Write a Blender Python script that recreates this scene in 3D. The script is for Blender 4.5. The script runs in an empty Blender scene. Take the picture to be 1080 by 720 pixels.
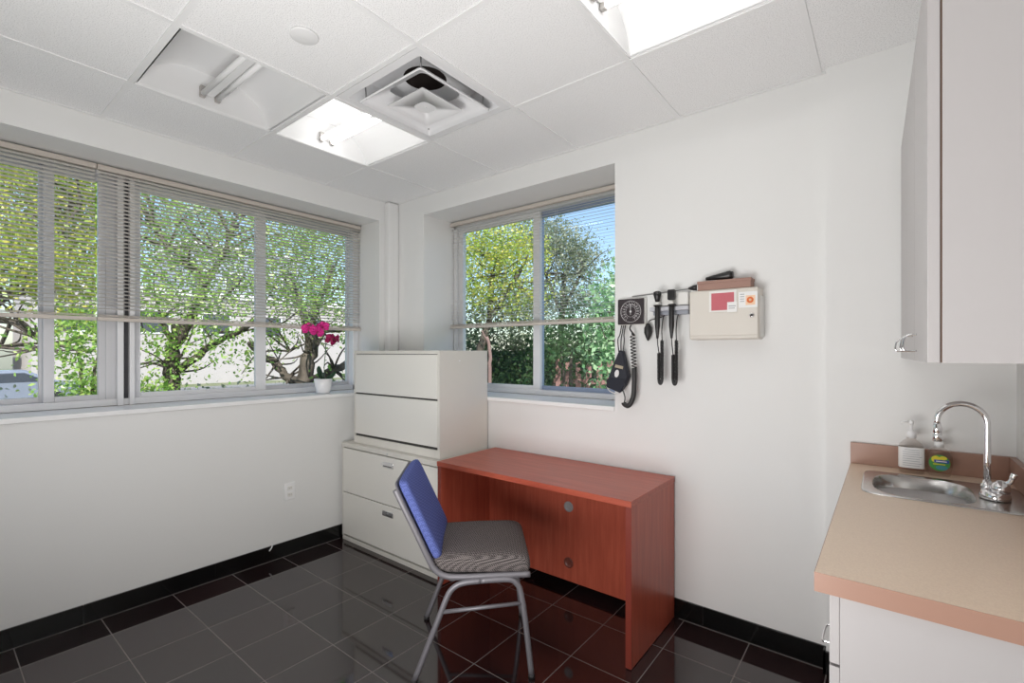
import bpy, bmesh, math, random
import numpy as np
from mathutils import Vector, Matrix
PI = math.pi
sc = bpy.context.scene
COL = sc.collection
rnd = random.Random(7)

# ------------------------------------------------------------------ camera
F = 499.5; A = math.atan(396 / 499.5); H = 1.40; HY = 371.5
def at(u, v, f):
    """world point seen at pixel (u,v), f metres in front of the camera"""
    a = (u - 540) / F; b = (HY - v) / F
    return Vector(((-math.sin(A) + a * math.cos(A)) * f, (math.cos(A) + a * math.sin(A)) * f, H + b * f))
cam_d = bpy.data.cameras.new('camera'); cam = bpy.data.objects.new('camera', cam_d); COL.objects.link(cam)
cam.location = (0, 0, H); cam.rotation_euler = (PI / 2, 0, A)
cam_d.sensor_width = 36; cam_d.lens = 36 * F / 1080; cam_d.shift_y = (HY - 360) / 1080
cam_d.clip_start = 0.02; cam_d.clip_end = 400
sc.camera = cam

# ------------------------------------------------------------------ materials
def s2l(c):
    c = c / 255.0
    return c / 12.92 if c <= 0.04045 else ((c + 0.055) / 1.055) ** 2.4
def rgb(r, g, b): return (s2l(r), s2l(g), s2l(b), 1)
def pbsdf(name, col, rough=0.5, metal=0.0, spec=0.5, **kw):
    m = bpy.data.materials.new(name); m.use_nodes = True
    p = m.node_tree.nodes['Principled BSDF']
    p.inputs['Base Color'].default_value = col; p.inputs['Roughness'].default_value = rough
    p.inputs['Metallic'].default_value = metal; p.inputs['Specular IOR Level'].default_value = spec
    for k, v in kw.items(): p.inputs[k].default_value = v
    return m
def nd(m, t, **kw):
    n = m.node_tree.nodes.new(t)
    for k, v in kw.items():
        if hasattr(n, k): setattr(n, k, v)
    return n
def lk(m, a, b): m.node_tree.links.new(a, b)
def P(m): return m.node_tree.nodes['Principled BSDF']
def mixc(m, fac, c1, c2):
    n = nd(m, 'ShaderNodeMix', data_type='RGBA')
    for i, c in ((6, c1), (7, c2)):
        if isinstance(c, tuple): n.inputs[i].default_value = c
        else: lk(m, c, n.inputs[i])
    if isinstance(fac, (int, float)): n.inputs[0].default_value = fac
    else: lk(m, fac, n.inputs[0])
    return n.outputs[2]
def noise(m, scale, detail=2, coord='Object', sc3=None, rough=.5):
    tc = nd(m, 'ShaderNodeTexCoord'); mp = nd(m, 'ShaderNodeMapping'); n = nd(m, 'ShaderNodeTexNoise')
    lk(m, tc.outputs[coord], mp.inputs[0]); lk(m, mp.outputs[0], n.inputs['Vector'])
    if sc3: mp.inputs['Scale'].default_value = sc3
    n.inputs['Scale'].default_value = scale; n.inputs['Detail'].default_value = detail; n.inputs['Roughness'].default_value = rough
    return n.outputs['Fac']
def ramp(m, fac, stops):
    r = nd(m, 'ShaderNodeValToRGB'); lk(m, fac, r.inputs[0])
    el = r.color_ramp.elements
    el[0].position, el[0].color = stops[0]; el[1].position, el[1].color = stops[-1]
    for p_, c in stops[1:-1]:
        e = el.new(p_); e.color = c
    return r.outputs[0]
def bump(m, h, strength=.2, dist=.002):
    b = nd(m, 'ShaderNodeBump'); b.inputs['Strength'].default_value = strength; b.inputs['Distance'].default_value = dist
    lk(m, h, b.inputs['Height']); lk(m, b.outputs[0], P(m).inputs['Normal'])
def emis(name, col, s):
    m = bpy.data.materials.new(name); m.use_nodes = True
    nt = m.node_tree; nt.nodes.clear()
    e = nt.nodes.new('ShaderNodeEmission'); o = nt.nodes.new('ShaderNodeOutputMaterial')
    e.inputs[0].default_value = col; e.inputs[1].default_value = s; nt.links.new(e.outputs[0], o.inputs[0])
    return m

WALL = pbsdf('wall_paint', (.80, .80, .79, 1), .55, spec=.3)
bump(WALL, noise(WALL, 180, 3), .08, .001)
GLOSSWALL = pbsdf('reveal_gloss_paint', (.80, .80, .79, 1), .28, spec=.5)
WHITE = pbsdf('white_paint', (.86, .86, .86, 1), .4)
SILL = pbsdf('sill_marble', (.90, .90, .90, 1), .25)
TILE = pbsdf('ceiling_tile', (.86, .86, .86, 1), .9, spec=.1)
_n = noise(TILE, 230, 3); _c = ramp(TILE, _n, [(.34, (.70, .70, .70, 1)), (.5, (.90, .90, .90, 1)), (1, (.91, .91, .91, 1))])
lk(TILE, _c, P(TILE).inputs['Base Color']); bump(TILE, _n, .35, .002)
TBAR = pbsdf('ceiling_grid_metal', (.84, .84, .84, 1), .45)
BLACKTILE = pbsdf('black_base_tile', (.006, .006, .006, 1), .12, spec=.5)
# polished black granite floor tiles
FLOOR = pbsdf('black_granite_tiles', (.01, .01, .01, 1), .07, spec=1.0)
def floor_mat(m):
    g = nd(m, 'ShaderNodeNewGeometry'); sx = nd(m, 'ShaderNodeSeparateXYZ'); lk(m, g.outputs['Position'], sx.inputs[0])
    def math_(op, a, b=None):
        n = nd(m, 'ShaderNodeMath', operation=op)
        for i, q in enumerate((a, b)):
            if q is None: continue
            if isinstance(q, (int, float)): n.inputs[i].default_value = q
            else: lk(m, q, n.inputs[i])
        return n.outputs[0]
    def axis(o, off, pitch):
        t = math_('DIVIDE', math_('SUBTRACT', o, off), pitch)
        fr = math_('FRACT', t)
        d = math_('MULTIPLY', math_('MINIMUM', fr, math_('SUBTRACT', 1.0, fr)), pitch)
        return math_('LESS_THAN', d, .0022), math_('FLOOR', t)
    lx, ix = axis(sx.outputs[0], -.833 - .312 * 20, .312)
    ly, iy = axis(sx.outputs[1], 2.199 - .318 * 20, .318)
    grout = math_('MAXIMUM', lx, ly)
    cv = nd(m, 'ShaderNodeCombineXYZ'); lk(m, ix, cv.inputs[0]); lk(m, iy, cv.inputs[1])
    wn = nd(m, 'ShaderNodeTexWhiteNoise'); lk(m, cv.outputs[0], wn.inputs['Vector'])
    sp = noise(m, 160, 4, rough=.7)
    c = ramp(m, sp, [(.42, (.016, .008, .009, 1)), (.62, (.026, .017, .018, 1)), (.75, (.05, .04, .036, 1))])
    tint = mixc(m, wn.outputs['Value'], (.7, .7, .7, 1), (1.35, 1.25, 1.2, 1))
    mu = nd(m, 'ShaderNodeMix', data_type='RGBA', blend_type='MULTIPLY'); mu.inputs[0].default_value = 1
    lk(m, c, mu.inputs[6]); lk(m, tint, mu.inputs[7])
    lk(m, mixc(m, grout, mu.outputs[2], (.17, .15, .14, 1)), P(m).inputs['Base Color'])
    r = nd(m, 'ShaderNodeMix', data_type='FLOAT'); lk(m, grout, r.inputs[0]); r.inputs[2].default_value = .055; r.inputs[3].default_value = .6
    lk(m, r.outputs[0], P(m).inputs['Roughness'])
floor_mat(FLOOR)
def wood_mat(name, c1, c2, c3, sc3):
    m = pbsdf(name, c1, .33, spec=.45)
    n1 = noise(m, 3.2, 6, sc3=sc3, rough=.6)
    lk(m, ramp(m, n1, [(.3, c1), (.5, c2), (.72, c3)]), P(m).inputs['Base Color'])
    return m
C1, C2, C3 = (.36, .070, .040, 1), (.43, .088, .050, 1), (.50, .115, .066, 1)
WOODX = wood_mat('cherry_laminate_lengthwise', C1, C2, C3, (1.0, 14, 14))
WOODZ = wood_mat('cherry_laminate_upright', C1, C2, C3, (14, 14, 1.0))
WOODE = pbsdf('cherry_edge_band', (.21, .035, .022, 1), .35)
PUTTY = pbsdf('putty_cabinet_enamel', (.70, .68, .63, 1), .42, spec=.4)
PUTTYL = pbsdf('light_putty_drawer_enamel', (.78, .765, .72, 1), .4, spec=.4)
DARKGAP = pbsdf('dark_recess', (.05, .048, .045, 1), .7)
CAB = pbsdf('white_melamine', (.46, .438, .438, 1), .35, spec=.4)
CABB = pbsdf('brown_seam', (.12, .07, .045, 1), .6)
LAM_LIT = pbsdf('tan_laminate_lit', (.56, .375, .27, 1), .33, spec=.4)  # lit copy of the laminate: light on the top put into the colour
lk(LAM_LIT, ramp(LAM_LIT, noise(LAM_LIT, 260, 3), [(.35, (.74, .58, .45, 1)), (.65, (.80, .64, .50, 1))]), P(LAM_LIT).inputs['Base Color'])
LAM_SHADED = pbsdf('tan_laminate_shaded', (.37, .215, .16, 1), .35)  # shaded copy of the same laminate, for edges and backsplash
STEEL = pbsdf('brushed_steel', (.62, .61, .60, 1), .22, 1.0)
bump(STEEL, noise(STEEL, 40, 3, sc3=(1, 30, 1)), .05, .001)
CHROME = pbsdf('chrome', (.82, .82, .83, 1), .06, 1.0)
ALU = pbsdf('grey_aluminium_frame', (.66, .66, .68, 1), .4, .15)
ALUL = pbsdf('pale_aluminium_frame', (.80, .80, .81, 1), .4, .1)
ALUD = pbsdf('dark_gasket', (.045, .045, .05, 1), .6)
SLAT = pbsdf('blind_slat', (.74, .71, .67, 1), .4)
RAILM = pbsdf('blind_rail', (.60, .545, .49, 1), .35, spec=.5)
CORD = pbsdf('white_cord', (.75, .75, .72, 1), .7)
CHFR = pbsdf('chair_frame_silver_grey', (.22, .21, .23, 1), .42, .35)
BLACKP = pbsdf('black_plastic', (.016, .015, .016, 1), .35)
BLACKR = pbsdf('black_rubber', (.022, .021, .022, 1), .5)
CREAM = pbsdf('cream_plastic', (.70, .66, .60, 1), .4)
IVORY = pbsdf('ivory_plastic', (.80, .79, .76, 1), .4)
PAPER = pbsdf('paper_label', (.85, .85, .84, 1), .6)
INK = pbsdf('grey_ink', (.42, .42, .45, 1), .6)
# fabrics
def fabric(name, ca, cb, scale):
    m = pbsdf(name, ca, .85, spec=.2)
    tc = nd(m, 'ShaderNodeTexCoord'); ck = nd(m, 'ShaderNodeTexChecker'); mp = nd(m, 'ShaderNodeMapping')
    mp.inputs['Rotation'].default_value = (.3, .2, PI / 4)
    lk(m, tc.outputs['Object'], mp.inputs[0]); lk(m, mp.outputs[0], ck.inputs['Vector'])
    ck.inputs['Scale'].default_value = scale; ck.inputs['Color1'].default_value = ca; ck.inputs['Color2'].default_value = cb
    lk(m, ck.outputs[0], P(m).inputs['Base Color']); bump(m, ck.outputs['Fac'], .3, .002)
    return m
SEATF = fabric('charcoal_patterned_fabric', (.05, .043, .042, 1), (.23, .20, .195, 1), 170)
BACKF = fabric('blue_fabric', (.085, .11, .32, 1), (.14, .18, .48, 1), 150)
# glass pane: reflection + straight-through transmission
def pane_mat(name, tint):
    m = bpy.data.materials.new(name); m.use_nodes = True; nt = m.node_tree; nt.nodes.clear()
    fr = nt.nodes.new('ShaderNodeFresnel'); fr.inputs[0].default_value = 1.45
    t = nt.nodes.new('ShaderNodeBsdfTransparent'); t.inputs[0].default_value = tint
    g = nt.nodes.new('ShaderNodeBsdfGlossy'); g.inputs['Roughness'].default_value = .01
    mx = nt.nodes.new('ShaderNodeMixShader'); o = nt.nodes.new('ShaderNodeOutputMaterial')
    ge = nt.nodes.new('ShaderNodeNewGeometry'); sb_ = nt.nodes.new('ShaderNodeMath'); sb_.operation = 'SUBTRACT'; sb_.inputs[0].default_value = 1
    ml = nt.nodes.new('ShaderNodeMath'); ml.operation = 'MULTIPLY'; nt.links.new(ge.outputs['Backfacing'], sb_.inputs[1]); nt.links.new(sb_.outputs[0], ml.inputs[0]); nt.links.new(fr.outputs[0], ml.inputs[1]); nt.links.new(ml.outputs[0], mx.inputs[0])
    nt.links.new(t.outputs[0], mx.inputs[1]); nt.links.new(g.outputs[0], mx.inputs[2])
    nt.links.new(mx.outputs[0], o.inputs[0]); return m
PANE = pane_mat('window_glass', (.95, .97, .96, 1))
CLEAR = pane_mat('clear_plastic', (.86, .84, .82, 1))
TUBE_ON = emis('lit_fluorescent_tube', (1.0, .99, .97, 1), 8)
TUBE_OFF = pbsdf('unlit_fluorescent_tube', (.86, .86, .86, 1), .3)
TROF = pbsdf('troffer_white_enamel', (.80, .80, .80, 1), .5)
# foliage: per-leaf colour, diffuse + translucent
def leafmat(name, ca, cb, cc):
    m = bpy.data.materials.new(name); m.use_nodes = True; nt = m.node_tree; nt.nodes.clear()
    g = nt.nodes.new('ShaderNodeNewGeometry'); r = nt.nodes.new('ShaderNodeValToRGB')
    nt.links.new(g.outputs['Random Per Island'], r.inputs[0])
    e = r.color_ramp.elements; e[0].color = ca; e[1].color = cc; x = e.new(.5); x.color = cb
    d = nt.nodes.new('ShaderNodeBsdfDiffuse'); t = nt.nodes.new('ShaderNodeBsdfTranslucent'); mx = nt.nodes.new('ShaderNodeMixShader')
    gl = nt.nodes.new('ShaderNodeBsdfGlossy'); gl.inputs['Roughness'].default_value = .35; m2 = nt.nodes.new('ShaderNodeMixShader')
    mx.inputs[0].default_value = .45; m2.inputs[0].default_value = .04
    o = nt.nodes.new('ShaderNodeOutputMaterial')
    for q in (d, t): nt.links.new(r.outputs[0], q.inputs[0])
    nt.links.new(d.outputs[0], mx.inputs[1]); nt.links.new(t.outputs[0], mx.inputs[2])
    nt.links.new(mx.outputs[0], m2.inputs[1]); nt.links.new(gl.outputs[0], m2.inputs[2]); nt.links.new(m2.outputs[0], o.inputs[0])
    return m
L_YEL = leafmat('yellow_green_leaves', (.28, .46, .07, 1), (.50, .62, .10, 1), (.82, .72, .16, 1))
L_GRN = leafmat('fresh_green_leaves', (.18, .38, .07, 1), (.36, .58, .13, 1), (.58, .70, .22, 1))
L_GREY = leafmat('grey_green_leaves', (.16, .22, .13, 1), (.30, .36, .24, 1), (.46, .48, .36, 1))
L_LITE = leafmat('light_green_broad_leaves', (.14, .34, .14, 1), (.34, .58, .30, 1), (.60, .78, .52, 1))
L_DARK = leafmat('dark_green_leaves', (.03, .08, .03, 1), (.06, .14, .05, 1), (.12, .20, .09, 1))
BARK = pbsdf('grey_brown_bark', (.10, .082, .068, 1), .9)
lk(BARK, ramp(BARK, noise(BARK, 9, 5, sc3=(1, 1, .3)), [(.35, (.045, .036, .03, 1)), (.65, (.16, .13, .11, 1))]), P(BARK).inputs['Base Color'])
BARKR = pbsdf('pinkish_bark', (.26, .17, .16, 1), .9)

# ------------------------------------------------------------------ mesh helpers
class MB:
    def __init__(s): s.bm = bmesh.new(); s.mi = 0
    def _mark(s, faces, smooth=False):
        for f in faces: f.material_index = s.mi; f.smooth = smooth
    def box(s, x0, x1, y0, y1, z0, z1, bev=0, mat=None):
        if mat is not None: s.mi = mat
        vs = [s.bm.verts.new((x, y, z)) for x in (x0, x1) for y in (y0, y1) for z in (z0, z1)]
        q = [(0, 1, 3, 2), (4, 6, 7, 5), (0, 4, 5, 1), (2, 3, 7, 6), (0, 2, 6, 4), (1, 5, 7, 3)]
        fs = [s.bm.faces.new([vs[i] for i in f]) for f in q]
        s._mark(fs)
        if bev > 0:
            es = list({e for f in fs for e in f.edges})
            r = bmesh.ops.bevel(s.bm, geom=es, offset=bev, segments=2, affect='EDGES', profile=.5)
            s._mark(r['faces'], True)
            for f in r['faces']: f.material_index = s.mi
        return s
    def obox(s, c, ax, ay, az, hx, hy, hz, bev=0, mat=None):
        """oriented box"""
        if mat is not None: s.mi = mat
        c = Vector(c); vs = [s.bm.verts.new(c + ax * hx * i + ay * hy * j + az * hz * k) for i in (-1, 1) for j in (-1, 1) for k in (-1, 1)]
        q = [(0, 1, 3, 2), (4, 6, 7, 5), (0, 4, 5, 1), (2, 3, 7, 6), (0, 2, 6, 4), (1, 5, 7, 3)]
        fs = [s.bm.faces.new([vs[i] for i in f]) for f in q]; s._mark(fs)
        if bev > 0:
            r = bmesh.ops.bevel(s.bm, geom=list({e for f in fs for e in f.edges}), offset=bev, segments=2, affect='EDGES', profile=.5); s._mark(r['faces'], True)
        return s
    def rings(s, rings, cap0=True, cap1=True, smooth=True, closed=True, mat=None):
        if mat is not None: s.mi = mat
        rv = [[s.bm.verts.new(p) for p in r] for r in rings]; n = len(rv[0]); fs = []
        for a, b in zip(rv, rv[1:]):
            for i in range(n if closed else n - 1):
                j = (i + 1) % n; fs.append(s.bm.faces.new((a[i], a[j], b[j], b[i])))
        s._mark(fs, smooth)
        c = []
        if cap0: c.append(s.bm.faces.new(list(reversed(rv[0]))))
        if cap1: c.append(s.bm.faces.new(rv[-1]))
        s._mark(c); return s
    def lathe(s, prof, cx=0, cy=0, n=24, mat=None, sx=1, sy=1, smooth=True):
        return s.rings([[(cx + r * sx * math.cos(2 * PI * i / n), cy + r * sy * math.sin(2 * PI * i / n), z) for i in range(n)] for r, z in prof], mat=mat, smooth=smooth)
    def tube(s, pts, r, n=10, mat=None, flat=None, up=None):
        pts = [Vector(p) for p in pts]; rs = r if isinstance(r, (list, tuple)) else [r] * len(pts)
        rings = []; prev = None
        for i, p in enumerate(pts):
            t = (pts[min(i + 1, len(pts) - 1)] - pts[max(i - 1, 0)]).normalized()
            if prev is None:
                a = up.copy() if up else (Vector((0, 0, 1)) if abs(t.z) < .9 else Vector((1, 0, 0)))
            else: a = prev
            a = (a - t * a.dot(t)); a = a.normalized() if a.length > 1e-6 else t.orthogonal().normalized()
            b = t.cross(a); prev = a
            ra, rb = (rs[i], rs[i]) if flat is None else (rs[i], rs[i] * flat)
            rings.append([p + a * ra * math.cos(2 * PI * k / n) + b * rb * math.sin(2 * PI * k / n) for k in range(n)])
        return s.rings(rings, mat=mat)
    def prism(s, poly, axis, a0, a1, mat=None, smooth=False):
        """poly: 2D points in the two remaining axes (in x,y,z order), extruded along axis"""
        def mk(p, q):
            return {'x': (q, p[0], p[1]), 'y': (p[0], q, p[1]), 'z': (p[0], p[1], q)}[axis]
        return s.rings([[mk(p, a0) for p in poly], [mk(p, a1) for p in poly]], smooth=smooth, mat=mat)
    def build(s, name, mats, parent=None, loc=None, weld=False):
        if not isinstance(mats, (list, tuple)): mats = [mats]
        bmesh.ops.recalc_face_normals(s.bm, faces=s.bm.faces)
        me = bpy.data.meshes.new(name)
        off = loc if loc is not None else (parent_origin(parent) if parent else None)
        if off is not None: bmesh.ops.translate(s.bm, vec=-Vector(off), verts=s.bm.verts)
        s.bm.to_mesh(me); s.bm.free()
        for m in mats: me.materials.append(m)
        o = bpy.data.objects.new(name, me); COL.objects.link(o)
        if parent: o.parent = parent
        elif loc is not None: o.location = loc
        return o
def parent_origin(o):
    v = Vector((0, 0, 0))
    while o: v += o.location; o = o.parent
    return v
def arc(c, r, a0, a1, n, f):
    return [f(c[0] + r * math.cos(a0 + (a1 - a0) * i / n), c[1] + r * math.sin(a0 + (a1 - a0) * i / n)) for i in range(n + 1)]
def smooth_pts(pts, k=6):
    """Catmull-Rom through pts"""
    pts = [Vector(p) for p in pts]; out = []
    for i in range(len(pts) - 1):
        p0, p1, p2, p3 = pts[max(i - 1, 0)], pts[i], pts[i + 1], pts[min(i + 2, len(pts) - 1)]
        for j in range(k):
            t = j / k
            out.append(.5 * ((2 * p1) + (p2 - p0) * t + (2 * p0 - 5 * p1 + 4 * p2 - p3) * t * t + (3 * p1 - p0 - 3 * p2 + p3) * t ** 3))
    return out + [pts[-1]]
def tag(o, label=None, cat=None, group=None, kind=None):
    if label: o['label'] = label
    if cat: o['category'] = cat
    if group: o['group'] = group
    if kind: o['kind'] = kind
    return o
def thing(name, label, cat, loc, group=None, rotz=0, kind=None):
    o = bpy.data.objects.new(name, None); COL.objects.link(o); o.location = loc; o.rotation_euler = (0, 0, rotz)
    o.empty_display_size = .1
    return tag(o, label, cat, group, kind)
def struct(o, label=None): o['kind'] = 'structure'; return o if not label else tag(o, label)

# ------------------------------------------------------------------ room shell
XL, XR, YB, YJ, XJ, YR, ZC = -3.25, .365, 2.51, 2.47, -.21, -1.90, 2.635
XO, YO = -3.70, 2.962            # outside faces
WY0, WY1, WS, WH = -.97, 2.356, 1.062, 2.475   # left opening
VX0, VX1 = -2.883, -1.232                       # back opening
ZT = 2.95
m = MB(); m.box(XO, XR + .2, YR - .2, YO, -.12, 0); struct(m.build('floor', FLOOR))
m = MB()
m.box(XO, XL, YR - .2, YO, 0, WS); m.box(XO, XL, YR - .2, YO, WH, ZT)
m.box(XO, XL, YR - .2, WY0, WS, WH); m.box(XO, XL, WY1, YO, WS, WH)
struct(m.build('wall_left', WALL))
m = MB()
m.box(XL, XJ, YB, YO, 0, WS); m.box(XL, XJ, YB, YO, 2.492, ZT)
m.box(XL, VX0, YB, YO, WS, 2.492); m.box(VX1, XJ, YB, YO, WS, 2.492)
m.box(XJ, XR + .2, YJ, YO, 0, ZT)
struct(m.build('wall_back', WALL))
m = MB(); m.box(XR, XR + .2, YR - .2, YJ, 0, ZT); struct(m.build('wall_right', WALL))
# rear wall with a doorway leaf
m = MB(); m.box(XL, -2.75, YR - .2, YR, 0, ZT); m.box(-1.85, XR, YR - .2, YR, 0, ZT); m.box(-2.75, -1.85, YR - .2, YR, 2.05, ZT)
struct(m.build('wall_rear', pbsdf('rear_wall_bounce_cut', (.30, .29, .28, 1), .6)))  # unseen wall, colour darkened to cut the light it bounces forward
d = thing('door_1', None, None, (-2.3, YR - .02, 0), kind='structure')
m = MB(); m.box(-2.745, -1.855, YR - .07, YR - .02, .005, 2.045, .003); m.build('door_leaf', pbsdf('brown_door', (.20, .12, .08, 1), .4), d)
m = MB(); m.tube([(-1.93, YR - .02, 1.0), (-1.93, YR + .04, 1.0), (-2.04, YR + .04, 1.0)], .009); m.build('door_handle', CHROME, d)
# boxed pipe in the corner
m = MB(); m.box(-3.249, -3.19, 2.405, 2.509, 0, ZC - .002, .012); struct(m.build('trim_1', WALL))
# black tile base
m = MB()
y = YR
while y < 2.40:
    y1 = min(y + .61, 2.404); m.box(XL + .0005, XL + .011, y + .0008, y1 - .0008, 0, .1, .001); y = y1
struct(m.build('baseboard_left', BLACKTILE))
m = MB(); x = XL + .07
while x < -.215:
    x1 = min(x + .61, -.2105); m.box(x + .0008, x1 - .0008, YB - .011, YB - .0005, 0, .1, .001); x = x1
m.box(XJ - .011, XJ - .0005, YJ - .011, YB - .012, 0, .1, .001); m.box(XJ - .0105, -.085, YJ - .011, YJ - .0005, 0, .1, .001)
struct(m.build('baseboard_back', BLACKTILE))
m = MB(); m.box(XR - .011, XR - .0005, YR + .001, 1.19, 0, .1, .001); struct(m.build('baseboard_right', BLACKTILE))
# grey sealant strip where the base meets the floor
GROUT = pbsdf('grey_grout_line', (.12, .11, .105, 1), .5)
m = MB(); m.box(XL + .011, XL + .016, YR, 1.995, 0, .003); m.box(-.86, -.222, YB - .016, YB - .011, 0, .003); struct(m.build('trim_2', GROUT))

# ceiling: lay-in tiles and T-bars
GX = [XL, -2.72, -2.10, -1.48, -.862, -.238, XR]
GY = [YR, -1.27, -.644, -.016, .612, 1.25, 1.885, YB]
LIT = [(1, 5), (4, 5), (1, 2), (4, 2)]  # last two are added out of view to brighten the room
OFF = [(1, 4)]
VENT = (2, 5)
m = MB()
for i in range(6):
    for j in range(7):
        if (i, j) in LIT + OFF + [VENT]: continue
        y1 = GY[j + 1]
        if i >= 5 and j == 6: y1 = YJ
        m.box(GX[i] + .002, GX[i + 1] - .002, GY[j] + .002, y1 - .001, ZC + .004, ZC + .02)
        if i == 5 and j == 6: m.box(GX[5] + .002, XJ - .0005, YJ - .002, YB - .001, ZC + .004, ZC + .02)
m.mi = 1
for xx in GX[1:-1]: m.box(xx - .011, xx + .011, YR, YB - .001, ZC - .001, ZC + .0035)
for yy in GY[1:-1]: m.box(XL + .001, XR - .001, yy - .011, yy + .011, ZC - .0014, ZC + .0036)
# wall angle
m.box(XL + .0005, XL + .02, YR, YB - .001, ZC, ZC + .0035); m.box(XL, XJ, YB - .02, YB - .0005, ZC - .0003, ZC + .0033)
struct(m.build('ceiling', [TILE, TBAR]))
m = MB(); m.box(XO, XR + .2, YR - .2, YO, ZT, ZT + .1); struct(m.build('trim_3', WALL))

# ------------------------------------------------------------------ troffers
def vault(yc, s, n=9):
    """half of the bat-wing section: list of (y,z) from the rim to the lamp ridge"""
    pts = []
    R = .295
    for k in range(n + 1):
        a = k / n
        # rises steeply from the rim, flat crown, drops to the ridge
        yy = R - (R - .055) * a
        h = .142 * math.sin(PI * min(1, (a * .80 + .0))) ** .6 if a > 0 else 0
        pts.append((yc + s * yy, ZC + .006 + h + (.066 * a ** 3)))
    return pts
LHOLD = pbsdf('lamp_holder_grey', (.40, .38, .36, 1), .5)
def troffer(i, j, on, label):
    x0, x1, y0, y1 = GX[i] + .012, GX[i + 1] - .012, GY[j] + .012, GY[j + 1] - .012
    yc = (y0 + y1) / 2; xc = (x0 + x1) / 2
    t = thing('ceiling_light', label, 'ceiling light', (xc, yc, ZC), 'recessed ceiling lights')
    a = vault(yc, -1); b = vault(yc, 1)
    sec = a + list(reversed(b))
    m = MB(); m.rings([[(x0 + .004, p[0], p[1]) for p in sec], [(x1 - .004, p[0], p[1]) for p in sec]], cap0=False, cap1=False, closed=False)
    for xe, dd in ((x0 + .004, -.003), (x1 - .004, .003)):   # end plates
        for q in (a, b):
            for p, r in zip(q, q[1:]):
                pass
        m.rings([[(xe, p[0], ZC + .006) for p in sec], [(xe, p[0], p[1]) for p in sec]], cap0=False, cap1=False, closed=False, smooth=False)
    m.build('reflector', TROF, t)
    m = MB(); e = .013
    m.box(x0, x1, y0 - .008, y0 + e - .008, ZC + .002, ZC + .012); m.box(x0, x1, y1 - e + .008, y1 + .008, ZC + .002, ZC + .012)
    m.box(x0 - .008, x0 + e - .008, y0, y1, ZC + .002, ZC + .012); m.box(x1 - e + .008, x1 + .008, y0, y1, ZC + .002, ZC + .012)
    # box above hides the plenum
    m.box(x0, x1, y0, y1, ZC + .215, ZC + .22); m.box(x0 - .002, x0, y0, y1, ZC + .012, ZC + .22); m.box(x1, x1 + .002, y0, y1, ZC + .012, ZC + .22)
    m.box(x0, x1, y0 - .002, y0, ZC + .012, ZC + .22); m.box(x0, x1, y1, y1 + .002, ZC + .012, ZC + .22)
    m.build('frame', TBAR, t)
    for s in (-1, 1):
        m = MB(); m.tube([(x0 + .03, yc + s * .034, ZC + .060), (x1 - .03, yc + s * .034, ZC + .060)], .0125, 14)
        tb = m.build('fluorescent_tube', TUBE_ON if on else TUBE_OFF, t)
        for xe in (x0 + .006, x1 - .028):
            m = MB(); m.box(xe, xe + .022, yc + s * .034 - .012, yc + s * .034 + .012, ZC + .045, ZC + .10, .003)
            m.build('lamp_holder', LHOLD, t)
    m = MB(); m.box(x0 + .01, x1 - .01, yc - .018, yc + .018, ZC + .062, ZC + .10, .004); m.build('ballast_cover', TROF, t)
    return t
for i, j in LIT:
    troffer(i, j, True, {(1, 5): 'lit square recessed ceiling light with twin tubes, next to the unlit fixture',
                         (4, 5): 'lit recessed ceiling light at the top edge of the photo, right of the air vent', (1, 2): 'added unseen ceiling light nearer the door, brightening the window side of the room', (4, 2): 'added unseen ceiling light nearer the door, brightening the sink side of the room'}[(i, j)])
troffer(1, 4, False, 'unlit square recessed ceiling light with two dark tubes under a curved reflector')

# ------------------------------------------------------------------ ceiling air vent
cx, cy = (GX[2] + GX[3]) / 2, (GY[5] + GY[6]) / 2
v = thing('ceiling_vent', 'square white ceiling air diffuser with nested plates and round dark duct opening', 'air vent', (cx, cy, ZC))
def sq(h, z): return [(cx - h, cy - h, z), (cx + h, cy - h, z), (cx + h, cy + h, z), (cx - h, cy + h, z)]
def sqr(h, r, z, n=6):
    o = []
    for k, (sx, sy) in enumerate(((1, 1), (-1, 1), (-1, -1), (1, -1))):
        for i in range(n + 1):
            a = PI / 2 * (k + i / n); o.append((cx + sx * (h - r) + r * math.cos(a), cy + sy * (h - r) + r * math.sin(a), z))
    return o
VW = pbsdf('diffuser_enamel', (.80, .80, .81, 1), .4)
m = MB(); circ = [(cx + .105 * math.cos(PI / 2 * (k + i / 6)), cy + .105 * math.sin(PI / 2 * (k + i / 6)), 2.752) for k in range(4) for i in range(7)]
m.rings([sqr(.302, .004, ZC + .006), sqr(.302, .004, ZC), sqr(.262, .004, ZC), sqr(.258, .006, ZC + .012), sqr(.235, .02, ZC + .105), circ], cap0=False, cap1=False, smooth=False)
m.build('housing', VW, v)
m = MB(); m.rings([circ, [(p[0], p[1], 2.90) for p in circ]], cap0=False, cap1=True); m.build('duct', pbsdf('dark_duct', (.02, .012, .01, 1), .8), v)
m = MB(); m.rings([sqr(.222, .012, ZC - .022), sqr(.228, .014, ZC - .018), sqr(.205, .02, ZC + .004), sqr(.130, .03, ZC + .044), sqr(.126, .03, ZC + .048), sqr(.200, .02, ZC + .009), sqr(.222, .012, ZC - .012), sqr(.222, .012, ZC - .022)], cap0=False, cap1=False)
m.build('middle_ring', VW, v)
m = MB(); m.rings([sqr(.130, .006, ZC - .030), sqr(.130, .006, ZC - .026), sqr(.05, .03, ZC - .021), sqr(.046, .03, ZC - .026), sqr(.130, .006, ZC - .030)], cap0=False, cap1=False)
m.rings([sqr(.046, .03, ZC - .026), sqr(.02, .015, ZC - .026)], cap0=False, cap1=True)
m.build('centre_plate', VW, v)
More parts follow.
